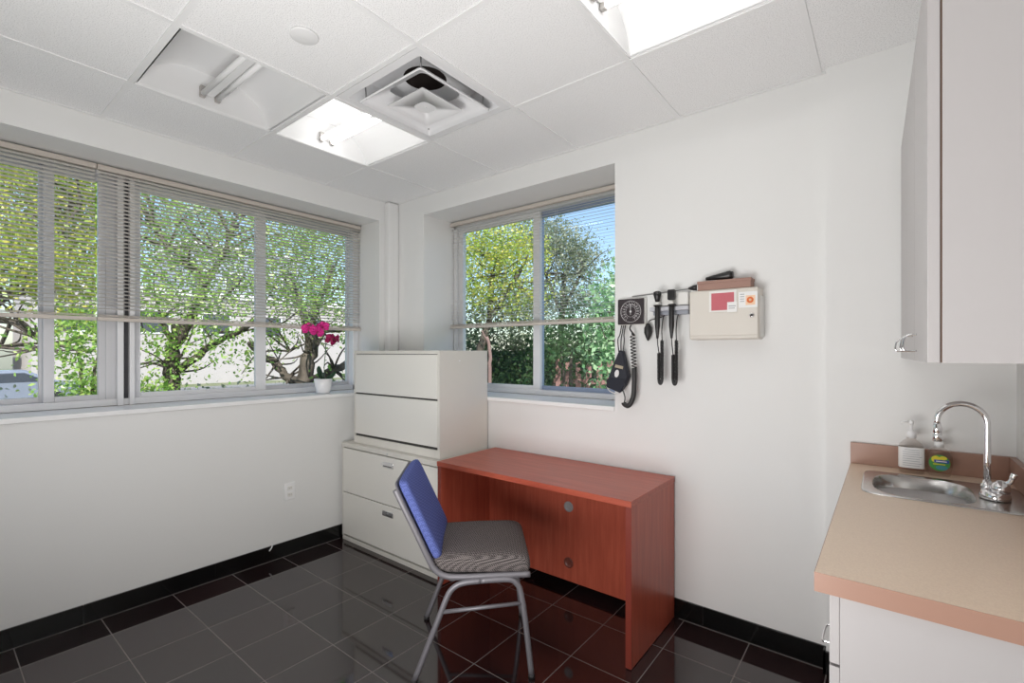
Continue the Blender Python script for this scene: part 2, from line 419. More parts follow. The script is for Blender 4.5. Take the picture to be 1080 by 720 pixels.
for sx, sy in ((1, 1), (-1, 1), (-1, -1), (1, -1)):
    m = MB(); m.tube([(cx + sx * .20, cy + sy * .20, ZC - .002), (cx + sx * .205, cy + sy * .205, ZC + .10)], .0035, 6); m.build('hanger_pin', pbsdf('pin_steel', (.3, .3, .3, 1), .4, .8), v)
m = MB(); m.lathe([(.0, ZC - .028), (.006, ZC - .026), (.006, ZC - .023)], cx, cy, 10); m.build('centre_screw', VW, v)
# round cover plate in the tile
m = MB(); m.lathe([(.052, ZC + .0035), (.052, ZC - .003), (.048, ZC - .005), (.0, ZC - .0055)], -1.785, .945, 32)
tag(m.build('ceiling_cover_plate', pbsdf('cover_plate_white', (.80, .80, .80, 1), .5), loc=Vector((-1.785, .945, ZC))), 'small round flat white cover plate on the ceiling tile', 'cover plate')

# ------------------------------------------------------------------ windows
XF0, XF1 = -3.66, -3.54   # frame depth of left windows
w1 = thing('window_1', None, None, (XF0, .7, WS), kind='structure')
m = MB(); m.box(XO - .04, XL + .012, WY0, WY1, WS, WS + .026, .004); m.build('window_sill', SILL, w1)
ZB, ZH = WS + .028, WH - .002
m = MB()
m.mi = 0
m.box(XF0, XF1, WY0 + .002, WY1 - .002, ZB, ZB + .038, .002); m.box(XF0, XF1, WY0 + .002, WY1 - .002, ZH - .05, ZH, .002)
m.box(XF0, XF1, WY1 - .055, WY1 - .003, ZB, ZH, .002); m.box(XF0, XF1, WY0 + .003, WY0 + .045, ZB, ZH, .002)
m.box(XF0, XF1 + .02, .735, .765, ZB - .001, ZH, .003); m.box(XF0, XF1 + .02, .792, .818, ZB - .001, ZH, .003)   # coupled mullion with joint
m.box(XF0, XF1 - .01, .765, .792, ZB, ZH, mat=2)
m.box(XF0 + .01, XF1 - .02, .690, .735, ZB, ZH, .002, mat=1); m.box(XF0 + .01, XF1 - .03, .818, .852, ZB, ZH, .002, mat=1)
m.build('window_frame', [ALUL, ALU, ALUD], w1)
def sash(x, y0, y1, z0, z1, wl, wr, par, mt=ALU, t=.03, wb=.03, wt=.04):
    m = MB(); m.box(x - t / 2, x + t / 2, y0, y0 + wl, z0, z1, .002); m.box(x - t / 2, x + t / 2, y1 - wr, y1, z0, z1, .002)
    m.box(x - t / 2, x + t / 2, y0 + wl, y1 - wr, z0, z0 + wb, .002); m.box(x - t / 2, x + t / 2, y0 + wl, y1 - wr, z1 - wt, z1, .002)
    s_ = m.build('sash', mt, par)
    m = MB(); m.box(x - .002, x + .002, y0 + wl - .004, y1 - wr + .004, z0 + wb - .004, z1 - wt + .004); m.build('pane', PANE, s_)
ZG0, ZG1 = ZB + .036, ZH - .048
sash(-3.62, WY0 + .045, .475, ZG0, ZG1, .03, .058, w1)
sash(-3.585, .43, .692, ZG0, ZG1, .045, .034, w1)
sash(-3.585, .850, 1.60, ZG0, ZG1, .006, .072, w1, ALUL)
sash(-3.62, 1.56, WY1 - .055, ZG0, ZG1, .04, .012, w1)
# back window
w2 = thing('window_2', None, None, (-2.0, 2.90, WS), kind='structure')
m = MB(); m.box(VX0, VX1, YB - .012, YO + .04, WS, WS + .026, .004); m.build('window_sill', SILL, w2)
YF0, YF1 = 2.84, 2.95
ZH2 = 2.490
m = MB(); m.box(VX0 + .002, VX1 - .002, YF0, YF1, ZB, ZB + .035, .002); m.box(VX0 + .002, VX1 - .002, YF0, YF1, ZH2 - .05, ZH2, .002)
m.box(VX0 + .003, VX0 + .04, YF0, YF1, ZB, ZH2, .002); m.box(VX1 - .05, VX1 - .003, YF0, YF1, ZB, ZH2, .002)
m.build('window_frame', ALUL, w2)
def sash2(y, x0, x1, wl, wr, par, mt=ALUL, t=.03):
    z0, z1 = ZB + .033, ZH2 - .048
    m = MB(); m.box(x0, x0 + wl, y - t / 2, y + t / 2, z0, z1, .002); m.box(x1 - wr, x1, y - t / 2, y + t / 2, z0, z1, .002)
    m.box(x0 + wl, x1 - wr, y - t / 2, y + t / 2, z0, z0 + .03, .002); m.box(x0 + wl, x1 - wr, y - t / 2, y + t / 2, z1 - .04, z1, .002)
    s_ = m.build('sash', mt, par)
    m = MB(); m.box(x0 + wl - .004, x1 - wr + .004, y - .002, y + .002, z0 + .026, z1 - .036); m.build('pane', PANE, s_)
BLUEF = pbsdf('blue_grey_sash', (.33, .40, .55, 1), .4, .3)
sash2(2.875, VX0 + .04, -2.005, .050, .062, w2)
sash2(2.91, -2.05, VX1 - .05, .04, .04, w2, BLUEF)

# ------------------------------------------------------------------ blinds
def blind(name_label, axis, fixed, a0, a1, ztop, zrail, tilt, group, sgn, wand=False):
    """axis 'y': runs along y at x=fixed, room side is +x ; axis 'x': runs along x at y=fixed, room side is -y"""
    mid = (a0 + a1) / 2
    loc = (fixed, mid, ztop) if axis == 'y' else (mid, fixed, ztop)
    t = thing('venetian_blind', name_label, 'blind', loc, group)
    def bx(m, p0, p1, d0, d1, z0, z1, bev=0):   # p along, d depth towards the room
        if axis == 'y': m.box(fixed + d0, fixed + d1, p0, p1, z0, z1, bev)
        else: m.box(p0, p1, fixed - d1, fixed - d0, z0, z1, bev)
    m = MB(); bx(m, a0, a1, -.014, .014, ztop - .028, ztop, .002); m.build('headrail', RAILM, t)
    pitch = .0215; n = int((ztop - .028 - zrail - .02) / pitch)
    m = MB(); c, s = math.cos(tilt), math.sin(tilt)
    for k in range(n):
        z = ztop - .04 - k * pitch
        prof = []
        for q in (-1, -.5, 0, .5, 1):
            dd = q * .0125; hh = .0012 * (1 - q * q)
            prof.append((dd * c - hh * s, z + dd * s + hh * c))
        if axis == 'y': m.rings([[(fixed + d_, a0 + .004, z_) for d_, z_ in prof], [(fixed + d_, a1 - .004, z_) for d_, z_ in prof]], cap0=False, cap1=False, closed=False)
        else: m.rings([[(a0 + .004, fixed - d_, z_) for d_, z_ in prof], [(a1 - .004, fixed - d_, z_) for d_, z_ in prof]], cap0=False, cap1=False, closed=False)
    m.build('slats', SLAT, t)
    m = MB(); bx(m, a0, a1, -.013, .013, zrail - .026, zrail - .004, .003)
    bx(m, a0 + .003, a1 - .003, -.0125, .0125, zrail + .0, zrail + .004, .001); bx(m, a0 + .003, a1 - .003, -.0125, .0125, zrail + .0065, zrail + .0095, .001)
    m.build('bottom_rail', RAILM, t)
    nl = max(2, int((a1 - a0) / .5) + 1)
    for k in range(nl):
        p = a0 + .12 + (a1 - a0 - .24) * k / (nl - 1)
        m = MB()
        for d_ in (-.0135, .0135): bx(m, p - .0004, p + .0004, d_ - .0004, d_ + .0004, zrail - .004, ztop - .028)
        m.build('ladder_cord', CORD, t)
    if wand:
        m = MB(); p = a0 + .05
        q = (fixed + .022, p) if axis == 'y' else (p, fixed - .022)
        m.tube([(q[0], q[1], ztop - .03), (q[0], q[1], ztop - .6)], .003, 8); m.build('tilt_wand', CLEAR, t)
    return t
blind('half lowered mini blind over the left part of the long window', 'y', -3.5, WY0 + .01, .636, 2.463, 1.605, math.radians(11), 'half lowered mini blinds', 1)
blind('wide white mini blind half lowered over the long window, behind the pink orchid', 'y', -3.5, .640, WY1 - .012, 2.463, 1.605, math.radians(11), 'half lowered mini blinds', 1)
blind('white mini blind with nearly flat slats in the window above the desk', 'x', 2.80, VX0 + .01, VX1 - .006, 2.478, 1.622, -math.radians(12), 'half lowered mini blinds', -1)

# ------------------------------------------------------------------ lateral filing cabinet and the cabinet on top
def panel_handle(m_par, x, y, z):
    m = MB(); m.box(x - .058, x + .058, y - .004, y + .001, z - .018, z + .018, .002); h = m.build('handle', CHROME, m_par)
    m = MB(); m.box(x - .046, x + .046, y - .0046, y - .003, z - .012, z - .005, .0005); m.build('finger_recess', DARKGAP, h)
    return h
X0, X1, Y0 = -3.215, -2.145, 2.0
c = thing('lateral_file_cabinet', 'wide low putty-coloured two-drawer lateral filing cabinet on the floor left of the desk', 'filing cabinet', ((X0 + X1) / 2, 2.25, 0))
m = MB(); m.box(X0, X1, Y0 + .02, 2.494, .03, .695, .002); m.box(X0 + .01, X1 - .01, Y0 + .012, Y0 + .0205, .036, .69, mat=1)
m.box(X0, X0 + .016, Y0, Y0 + .02, .03, .695, .001, mat=0); m.box(X1 - .016, X1, Y0, Y0 + .02, .03, .695, .001)
m.build('body', [PUTTY, DARKGAP], c)
m = MB(); m.box(X0 - .002, X1 + .002, Y0 - .006, 2.496, .695, .727, .003); m.build('top_panel', PUTTY, c)
m = MB(); m.box(X0 + .002, X1 - .002, Y0 + .002, 2.49, .0, .03, .001); m.build('plinth', PUTTY, c)
for z0, z1 in ((.044, .356), (.362, .688)):
    m = MB(); m.box(X0 + .018, X1 - .018, Y0 - .002, Y0 + .018, z0, z1, .003); dr = m.build('drawer', PUTTYL, c)
    panel_handle(dr, -2.66, Y0 - .003, z1 - .055)
m = MB(); m.tube([(-2.66, Y0 - .010, .711), (-2.66, Y0 - .005, .711)], .006, 10); m.build('lock', CHROME, c)

X0, X1, Y0 = -3.13, -2.20, 2.045
c = thing('stacked_cabinet', 'putty-coloured two-drawer storage cabinet standing on top of the wide filing cabinet', 'cabinet', ((X0 + X1) / 2, 2.27, .728))
m = MB(); m.box(X0, X1, Y0 + .018, 2.496, .7285, 1.412); m.box(X0, X0 + .014, Y0, Y0 + .018, .782, 1.39); m.box(X1 - .02, X1, Y0, Y0 + .018, .782, 1.39)
m.box(X0, X1, Y0, Y0 + .018, 1.39, 1.4118); m.box(X0, X1, Y0, Y0 + .018, .7287, .782)
m.box(X0 + .012, X1 - .0205, Y0 + .010, Y0 + .0178, .7825, 1.3895, mat=1)
m.build('body', [PUTTY, DARKGAP], c)
for z0, z1 in ((.800, 1.092), (1.104, 1.386)):
    m = MB(); m.box(X0 + .016, X1 - .024, Y0 - .001, Y0 + .014, z0, z1, .004)
    m.box(X0 + .016, X1 - .024, Y0 - .003, Y0 + .004, z0 + .0, z0 + .012, .002)
    dr = m.build('drawer', PUTTYL, c)
m = MB(); m.tube([(X1 - .0005, 2.22, 1.345), (X1 + .0035, 2.22, 1.345)], .006, 10); m.build('side_plug', WHITE, c)

# ------------------------------------------------------------------ desk
DX0, DX1, DY0, DY1, DZ = -2.125, -.880, 1.952, 2.494, .745
dk = thing('desk', 'reddish cherry laminate office desk against the wall under the window', 'desk', ((DX0 + DX1) / 2, (DY0 + DY1) / 2, 0))
m = MB(); m.box(DX0, DX1, DY0, DY1, DZ - .028, DZ, .0015); m.build('desktop', WOODX, dk)
for x0, x1 in ((DX0 + .002, DX0 + .030), (DX1 - .030, DX1 - .002)):
    m = MB(); m.box(x0, x1, DY0 + .006, DY1 - .002, .004, DZ - .0285, .0012); m.box(x0 + .0005, x1 - .0005, DY0 + .004, DY0 + .0062, .004, DZ - .029, .0005, mat=1)
    sp = m.build('side_panel', [WOODZ, WOODE], dk)
    for yy in (DY0 + .06, DY1 - .06):
        m = MB(); m.lathe([(.012, 0), (.012, .006)], (x0 + x1) / 2, yy, 12); m.build('glide', BLACKP, sp)
MY = 2.40
m = MB(); m.box(DX0 + .0305, DX1 - .0305, MY, MY + .018, .05, DZ - .029, .001); mp_ = m.build('modesty_panel', WOODZ, dk)
GRM = pbsdf('grey_grommet', (.30, .29, .29, 1), .5)
for z_, mt in ((.49, GRM), (.16, pbsdf('brown_grommet', (.17, .05, .035, 1), .4))):
    m = MB(); R = [[(-1.475 + r * math.cos(2 * PI * k / 24), yy, z_ + r * math.sin(2 * PI * k / 24)) for k in range(24)] for r, yy in ((.031, MY - .0002), (.031, MY - .004), (.024, MY - .005), (.021, MY - .001), (.006, MY - .001))]
    m.rings(R, cap0=False, cap1=True); m.build('grommet', mt, mp_)

# ------------------------------------------------------------------ chair (local: x forward, y left, z up)
ch = thing('stacking_chair', 'silver-framed stacking chair with charcoal seat and blue fabric back, turned toward the desk', 'chair', (-1.394 - .6752 * .23, 1.4925 + .7377 * .23, 0), rotz=math.atan2(.6752, .7377))
HW = .23
def loc_build(m, name, mats, par=ch):
    bmesh.ops.recalc_face_normals(m.bm, faces=m.bm.faces); me = bpy.data.meshes.new(name); m.bm.to_mesh(me); m.bm.free()
    for q in (mats if isinstance(mats, list) else [mats]): me.materials.append(q)
    o = bpy.data.objects.new(name, me); COL.objects.link(o); o.parent = par; return o
for s in (-1, 1):
    yy = s * HW
    # inverted U leg loop, split front and rear
    sp_ = s * .0
    apex = (.03, yy, .418)
    rear = [(-.250, yy + s * .012, .008), (-.150, yy + s * .006, .262), (-.112, yy, .355), (-.085, yy, .392), (-.045, yy, .411), apex]
    front = [(.250, yy + s * .012, .008), (.222, yy + s * .006, .25), (.203, yy, .365), (.186, yy, .400), (.150, yy, .420), apex]
    for nm, pts in (('leg', rear), ('leg', front)):
        m = MB(); m.tube(smooth_pts(pts, 5), .0125, 12, flat=.85)
        lg = loc_build(m, nm, CHFR)
        p = Vector(pts[0]); m = MB(); m.lathe([(.0145, 0.0), (.0145, .014), (.011, .016)], p.x, p.y, 12); loc_build(m, 'foot_cap', BLACKR, lg)
    m = MB(); m.tube([(-.132, yy + s * .004, .292), (.208, yy + s * .004, .318)], .0085, 10); loc_build(m, 'side_stretcher', CHFR)
    # seat rail bending up into back upright
    pts = [(.245, yy * .97, .437), (.10, yy * .97, .436), (-.06, yy * .97, .434), (-.125, yy * .97, .442), (-.165, yy * .97, .470), (-.192, yy * .97, .515), (-.245, yy * .97, .63), (-.300, yy * .97, .745), (-.332, yy * .97, .815)]
    m = MB(); m.tube(smooth_pts(pts, 5), .0135, 12, flat=.9); loc_build(m, 'back_upright', CHFR)
m = MB(); m.obox((.03, 0, .415), Vector((1, 0, 0)), Vector((0, 1, 0)), Vector((0, 0, 1)), .012, HW, .010, .002)
m.obox((-.09, 0, .425), Vector((1, 0, 0)), Vector((0, 1, 0)), Vector((0, 0, 1)), .012, HW * .97, .008, .002)
loc_build(m, 'cross_bar', CHFR)
# seat pan
m = MB(); m.obox((.045, 0, .443), Vector((1, 0, 0)), Vector((0, 1, 0)), Vector((0, 0, 1)), .195, HW * .90, .006, .002); loc_build(m, 'seat_pan', BLACKP)
def cushion(nu, nv, fn):
    m = MB(); top = []; 
    return m
def pad(lx, ly, t, crown, n=14, rc=.06, ex=2.6):
    """soft pad centred at origin: superellipse outline, rounded rim; returns list of rings (bottom..top)"""
    N = 72; rings = []
    for fz, fs in ((0, .93), (.06, .97), (.2, .99), (.45, 1.0), (.70, .995), (.86, .975), (.95, .93), (1.0, .80), (1.06, .5), (1.09, .25), (1.10, .02)):
        r = []
        for i in range(N):
            a = 2 * PI * i / N; ca, sa = math.cos(a), math.sin(a)
            e = 2 / 14
            px = lx * math.copysign(abs(ca) ** e, ca); py = ly * math.copysign(abs(sa) ** e, sa)
            k = fs if fz < 1 else fs
            r.append(((px * k), (py * k), t * min(fz, 1.0) + crown * max(0, fz - .66) / .44))
        rings.append(r)
    return rings
m = MB(); R = pad(.225, .232, .064, .014)
R = [[(x_ + .025 , y_ * (1 - .10 * max(0, -x_) / .225), z_ + .449 - max(0, x_ - .12) ** 2 * 1.2) for x_, y_, z_ in r] for r in R]
m.rings(R); loc_build(m, 'seat', SEATF)
# back pad, leaning back
m = MB(); R = pad(.190, .221, .036, .008)
up = Vector((-.42, 0, .907)).normalized(); nrm = Vector((.907, 0, .42)).normalized(); cen = Vector((-.243, 0, .672))
R = [[tuple(cen + up * x_ + Vector((0, 1, 0)) * y_ * (1 + .0 * x_) + nrm * (z_ - .012 - .45 * (y_ / .222) ** 2 * -.02)) for x_, y_, z_ in r] for r in R]
m.rings(R); loc_build(m, 'backrest', BACKF)
m = MB(); R = pad(.192, .222, .012, .0)
R = [[tuple(cen + up * x_ + Vector((0, 1, 0)) * y_ + nrm * (-z_ - .009)) for x_, y_, z_ in r] for r in R]
m.rings(R); loc_build(m, 'back_shell', CHFR)

# ------------------------------------------------------------------ outlet, clip
o = thing('wall_outlet', 'white duplex electrical outlet on the wall below the long window', 'outlet', (XL, 1.615, .44))
m = MB(); m.box(XL + .0005, XL + .009, 1.578, 1.652, .382, .498, .003); m.build('cover_plate', SILL, o)
for z_ in (.418, .462):
    m = MB(); m.box(XL + .008, XL + .0115, 1.598, 1.632, z_ - .014, z_ + .014, .003); sk = m.build('socket', IVORY, o)
    m = MB(); m.box(XL + .0114, XL + .012, 1.607, 1.609, z_ - .004, z_ + .006); m.box(XL + .0114, XL + .012, 1.620, 1.622, z_ - .004, z_ + .006); m.build('slot', DARKGAP, sk)
m = MB(); m.tube(smooth_pts([(XL + .012, 1.475, .112), (XL + .018, 1.49, .118), (XL + .02, 1.485, .095), (XL + .018, 1.47, .075)], 4), .004, 8)
tag(m.build('cable_end', WHITE, loc=Vector((XL + .014, 1.48, .09))), 'short white cable end sticking out at the top of the black base tile', 'cable')

# ------------------------------------------------------------------ sharps box and things on it
def tY(u, v, Y):
    a = (u - 540) / F; dx, dy = -math.sin(A) + a * math.cos(A), math.cos(A) + a * math.sin(A)
    t = Y / dy; return Vector((dx * t, Y, H + (HY - v) / F * t))
SY = 2.407
sb = thing('sharps_container_cabinet', 'cream plastic wall-mounted sharps disposal cabinet with red window and warning label', 'sharps container', (-.62, 2.46, 1.46))
m = MB(); m.box(-.777, -.462, SY, 2.508, 1.462, 1.704, .009); m.build('cabinet_body', CREAM, sb)
m = MB(); m.box(-.774, -.466, SY - .004, SY + .004, 1.480, 1.70, .004); m.build('front_door', CREAM, sb)
m = MB(); m.box(-.470, -.4585, SY + .02, 2.507, 1.47, 1.665, .003); m.build('side_bracket', IVORY, sb)
YL = SY - .0045
def rect(m, u0, v0, u1, v1, Y, t=.0015, bev=0, mat=None):
    a, b = tY(u0, v0, Y), tY(u1, v1, Y); z0, z1 = sorted((a.z, b.z)); m.box(a.x, b.x, Y - t, Y, z0, z1, bev, mat=mat)
m = MB(); rect(m, 748, 307.3, 777, 328, YL, .003, .001); m.build('window_bezel', IVORY, sb)
m = MB(); rect(m, 750.3, 309.6, 774.2, 326.3, YL - .003, .001); m.build('red_window', pbsdf('red_translucent_plastic', (.58, .15, .18, 1), .3), sb)
m = MB(); rect(m, 767, 318.6, 777.5, 328.6, YL - .004, .0008); rect(m, 768.5, 322.2, 776, 322.8, YL - .0048, .0004, mat=1); rect(m, 768.5, 324.6, 775, 325.1, YL - .0048, .0004, mat=1); m.build('corner_label', [PAPER, INK], sb)
ORN = pbsdf('orange_print', (.85, .20, .06, 1), .5)
m = MB(); rect(m, 779, 308, 799, 323.5, YL, .0008, mat=0)
c_ = tY(791.2, 316, YL - .0012)
rect(m, 786.5, 311.5, 796.5, 321, YL - .0008, .0004, mat=3)
m.rings([[(c_.x + r * math.cos(2 * PI * k / 20), yy, c_.z + r * math.sin(2 * PI * k / 20)) for k in range(20)] for r, yy in ((.0145, YL - .0012), (.0145, YL - .0018), (.0001, YL - .0018))], mat=1)
m.rings([[(c_.x + r * math.cos(2 * PI * k / 20), yy, c_.z + r * math.sin(2 * PI * k / 20)) for k in range(20)] for r, yy in ((.006, YL - .0018), (.006, YL - .0022), (.0001, YL - .0022))], mat=3)
for k, (a0, a1) in enumerate(((310, 310.6), (312.5, 313), (315, 315.5), (317.5, 318))): rect(m, 780.5, a0, 785, a1, YL - .0008, .0003, mat=2)
m.build('warning_label', [PAPER, ORN, INK, pbsdf('peach_print', (.9, .62, .42, 1), .6)], sb)
c_ = tY(793, 332.3, YL)
m = MB(); m.rings([[(c_.x + r * math.cos(2 * PI * k / 16), yy, c_.z + r * math.sin(2 * PI * k / 16)) for k in range(16)] for r, yy in ((.010, YL), (.010, YL - .006), (.007, YL - .007))], mat=0)
m.box(c_.x - .0012, c_.x + .0012, YL - .0078, YL - .007, c_.z - .005, c_.z + .005, mat=1); m.build('lock', [CHROME, DARKGAP], sb)
BRN = pbsdf('brown_cardboard', (.34, .20, .16, 1), .6)
m = MB(); m.box(-.742, -.500, 2.425, 2.500, 1.705, 1.745, .003); m.box(-.744, -.498, 2.423, 2.502, 1.738, 1.752, .002)
m.box(-.7455, -.742, 2.43, 2.495, 1.706, 1.738, mat=1)
tag(m.build('flat_box', [BRN, PAPER], loc=Vector((-.62, 2.46, 1.705))), 'flat brown box lying on top of the cream sharps cabinet', 'box')
m = MB(); m.tube([(-.712, 2.462, 1.7675), (-.66, 2.462, 1.772), (-.60, 2.462, 1.776), (-.585, 2.462, 1.776)], [.008, .014, .022, .016], 14, mat=0)
tag(m.build('instrument_head', BLACKP, loc=Vector((-.64, 2.462, 1.76))), 'black tapered instrument head lying on the flat brown box', 'instrument')
# ------------------------------------------------------------------ diagnostic wall unit with two hand sets
wu = thing('diagnostic_wall_unit', 'white wall-mounted transformer shelf behind the two black hanging hand instruments', 'medical wall unit', (-.89, 2.48, 1.64))
m = MB(); m.box(-.975, -.800, 2.462, 2.5085, 1.645, 1.712, .006); m.build('case', IVORY, wu)
m = MB(); m.box(-.998, -.792, 2.440, 2.5085, 1.618, 1.640, .004); m.build('cradle_shelf', pbsdf('grey_white_plastic', (.55, .56, .60, 1), .4), wu)
m = MB(); m.box(-.985, -.80, 2.46, 2.5085, 1.598, 1.618, .002); m.build('underside', pbsdf('bluish_grey_plastic', (.36, .38, .43, 1), .4), wu)
for cx_ in (-.945, -.869):
    m = MB(); m.tube(arc((cx_, 2.435), .017, PI * .1, PI * 1.9, 14, lambda a_, b_: (a_, b_ - .012, 1.645)), .004, 8); m.build('cradle_ring', BLACKP, wu)
m = MB(); m.tube([(-1.12, 2.498, 1.712), (-.98, 2.492, 1.718), (-.80, 2.485, 1.728), (-.765, 2.475, 1.728)], .0032, 8, mat=0)
m.tube([(-.800, 2.47, 1.7285), (-.775, 2.468, 1.729), (-.752, 2.467, 1.729)], [.006, .014, .015], 12, mat=1)
tag(m.build('cable', [pbsdf('grey_cable', (.22, .22, .22, 1), .5), BLACKP], loc=Vector((-.9, 2.49, 1.72))), 'thin grey cable with black plug running along the wall above the instruments', 'cable')
def helix(p0, p1, R, turns, n=12, r_end=None):
    p0, p1 = Vector(p0), Vector(p1); d = (p1 - p0); L = d.length; t = d.normalized(); a = t.orthogonal().normalized(); b = t.cross(a); N = int(turns * n)
    return [p0 + d * (k / N) + (a * math.cos(2 * PI * k / n) + b * math.sin(2 * PI * k / n)) * R * min(1, k / 6, (N - k) / 6 + .01) for k in range(N + 1)]
def handset(cx_, head, label):
    t = thing('hand_instrument', label, 'medical instrument', (cx_, 2.425, 1.25), 'hand instruments on the wall unit')
    y_ = 2.424
    m = MB()
    if head == 'oto': m.lathe([(.004, 1.662), (.012, 1.668), (.016, 1.685), (.021, 1.705), (.019, 1.717), (.008, 1.722)], cx_, y_, 16); m.tube([(cx_, y_, 1.708), (cx_ + .01, y_ - .02, 1.708), (cx_ + .012, y_ - .03, 1.707)], [.015, .010, .005], 12)
    else: m.obox((cx_, y_, 1.697), Vector((1, 0, 0)), Vector((0, 1, 0)), Vector((0, 0, 1)), .019, .014, .027, .006)
    m.build('head', BLACKP, t)
    m = MB(); m.lathe([(.011, 1.645), (.0125, 1.648), (.0125, 1.660), (.011, 1.664)], cx_, y_, 16); m.build('collar', IVORY, t)
    m = MB(); m.lathe([(.002, 1.47), (.006, 1.475), (.009, 1.50), (.0135, 1.54), (.0135, 1.63), (.012, 1.646)], cx_, y_, 16); m.build('grip', BLACKP, t)
    m = MB(); xa, xb = cx_ + .008, cx_ + .024
    zt = 1.40 if head == 'oto' else 1.39
    m.tube([(cx_, y_, 1.475), (cx_ + .002, y_, 1.44), (xa, y_, zt)], .0028, 8)
    m.tube(helix((xa, y_, zt), (xa, y_, 1.255), .0075, 22, 8), .0028, 6)
    m.tube(smooth_pts([(xa, y_, 1.258), (xa + .003, y_, 1.243), ((xa + xb) / 2, y_, 1.237), (xb - .003, y_, 1.243), (xb, y_, 1.258)], 4), .0085, 10)
    m.tube(helix((xb, y_, 1.255), (xb, y_ + .003, 1.465), .0075, 30, 8), .0028, 6)
    m.tube(smooth_pts([(xb, y_ + .003, 1.462), (xb - .004, y_ + .01, 1.52), (xb - .006, y_ + .03, 1.575), (xb - .006, y_ + .05, 1.60)], 5), .0028, 8)
    m.build('coiled_cord', BLACKR, t)
handset(-.947, 'oto', 'black hand instrument with rounded head and folded coiled cord, nearer the pressure dial')
handset(-.872, 'oph', 'black hand instrument with block head and folded coiled cord, nearer the cream sharps cabinet')

# ------------------------------------------------------------------ blood pressure gauge
bp = thing('blood_pressure_gauge', 'square black wall-mounted blood pressure dial gauge with white rim and numbers ring', 'blood pressure gauge', (-1.10, 2.47, 1.56))
GX0, GX1, GZ0, GZ1, GYF = -1.201, -1.037, 1.552, 1.702, 2.474
m = MB(); m.box(GX0, GX1, GYF + .004, 2.5085, GZ0, GZ1, .008); m.build('case', IVORY, bp)
m = MB(); m.box(GX0 + .004, GX1 - .004, GYF, GYF + .006, GZ0 + .004, GZ1 - .004, .004); m.build('dial_plate', pbsdf('dark_dial', (.045, .036, .04, 1), .3), bp)
gc = ((GX0 + GX1) / 2, (GZ0 + GZ1) / 2)
WM = pbsdf('white_print', (.75, .74, .74, 1), .5)
m = MB()
def ann(m, r0, r1, y0, n=40):
    m.rings([[(gc[0] + r * math.cos(2 * PI * k / n), yy, gc[1] + r * math.sin(2 * PI * k / n)) for k in range(n)] for r, yy in ((r0, y0), (r0, y0 - .0012), (r1, y0 - .0012), (r1, y0))], cap0=False, cap1=False)
ann(m, .0585, .060, GYF); ann(m, .029, .030, GYF)
for k in range(31):
    a = math.radians(-60 + k * 10); ex, ez = math.cos(a), math.sin(a); big = k % 2 == 0
    r0, r1 = (.047 if big else .052), .057
    m.obox((gc[0] + ex * (r0 + r1) / 2, GYF - .0006, gc[1] + ez * (r0 + r1) / 2), Vector((ex, 0, ez)), Vector((0, 1, 0)), Vector((-ez, 0, ex)), (r1 - r0) / 2, .0005, .0006)
m.build('scale_ring', WM, bp)
# numerals
def text(s, size, loc, rot, mat, name, par, ext=.0003):
    cu = bpy.data.curves.new(name, 'FONT'); cu.body = s; cu.size = size; cu.align_x = 'CENTER'; cu.align_y = 'CENTER'; cu.extrude = ext
    o = bpy.data.objects.new(name, cu); COL.objects.link(o)
    dg = bpy.context.evaluated_depsgraph_get(); me = bpy.data.meshes.new_from_object(o.evaluated_get(dg))
    bpy.data.objects.remove(o); bpy.data.curves.remove(cu)
    me.materials.clear(); me.materials.append(mat)
    me.transform(Matrix.Translation(Vector(loc)) @ rot)
    return me
def textobj(items, name, mat, par):
    bm = bmesh.new()
    for s, size, loc, rot in items:
        me = text(s, size, loc, rot, mat, name, par); bm.from_mesh(me); bpy.data.meshes.remove(me)
    bmesh.ops.translate(bm, vec=-parent_origin(par), verts=bm.verts)
    me = bpy.data.meshes.new(name); bm.to_mesh(me); bm.free(); me.materials.append(mat)
    o = bpy.data.objects.new(name, me); COL.objects.link(o); o.parent = par; return o
RX = Matrix.Rotation(PI / 2, 4, 'X')
items = []
for k in range(0, 16):
    a = math.radians(-60 - 0 + (15 - k) * 20); items.append((str(k * 20), .0105, (gc[0] + .040 * math.cos(a), GYF - .0006, gc[1] + .040 * math.sin(a)), RX))
textobj(items, 'numerals', WM, bp)
m = MB(); m.obox((gc[0], GYF - .003, gc[1] + .012), Vector((1, 0, 0)), Vector((0, 1, 0)), Vector((0, 0, 1)), .0014, .0006, .030)
m.rings([[(gc[0] + r * math.cos(2 * PI * k / 16), yy, gc[1] + r * math.sin(2 * PI * k / 16)) for k in range(16)] for r, yy in ((.006, GYF), (.006, GYF - .004), (.003, GYF - .005))])
m.build('needle', WM, bp)
m = MB(); c0 = tY(669, 389, 2.45)
m.tube(smooth_pts([(-1.115, 2.47, 1.552), (-1.118, 2.462, 1.53), (-1.095, 2.46, 1.50)], 5), .0042, 8)
m.tube(helix((-1.10, 2.455, 1.505), (c0.x, 2.45, c0.z), .0125, 11, 14), .0032, 7)
m.tube(smooth_pts([(c0.x, 2.45, c0.z + .006), (c0.x, 2.45, c0.z - .06), (c0.x - .004, 2.45, 1.17), (c0.x - .018, 2.45, 1.125), (c0.x - .038, 2.45, 1.105), (c0.x - .058, 2.45, 1.112), (c0.x - .062, 2.45, 1.122)], 6), .0135, 12)
m.tube(smooth_pts([(c0.x - .06, 2.45, 1.118), (c0.x - .055, 2.45, 1.15), (c0.x - .07, 2.455, 1.19)], 5), .0035, 8)
m.build('coiled_tube', BLACKR, bp)
m = MB(); bb = tY(683, 348, 2.475)
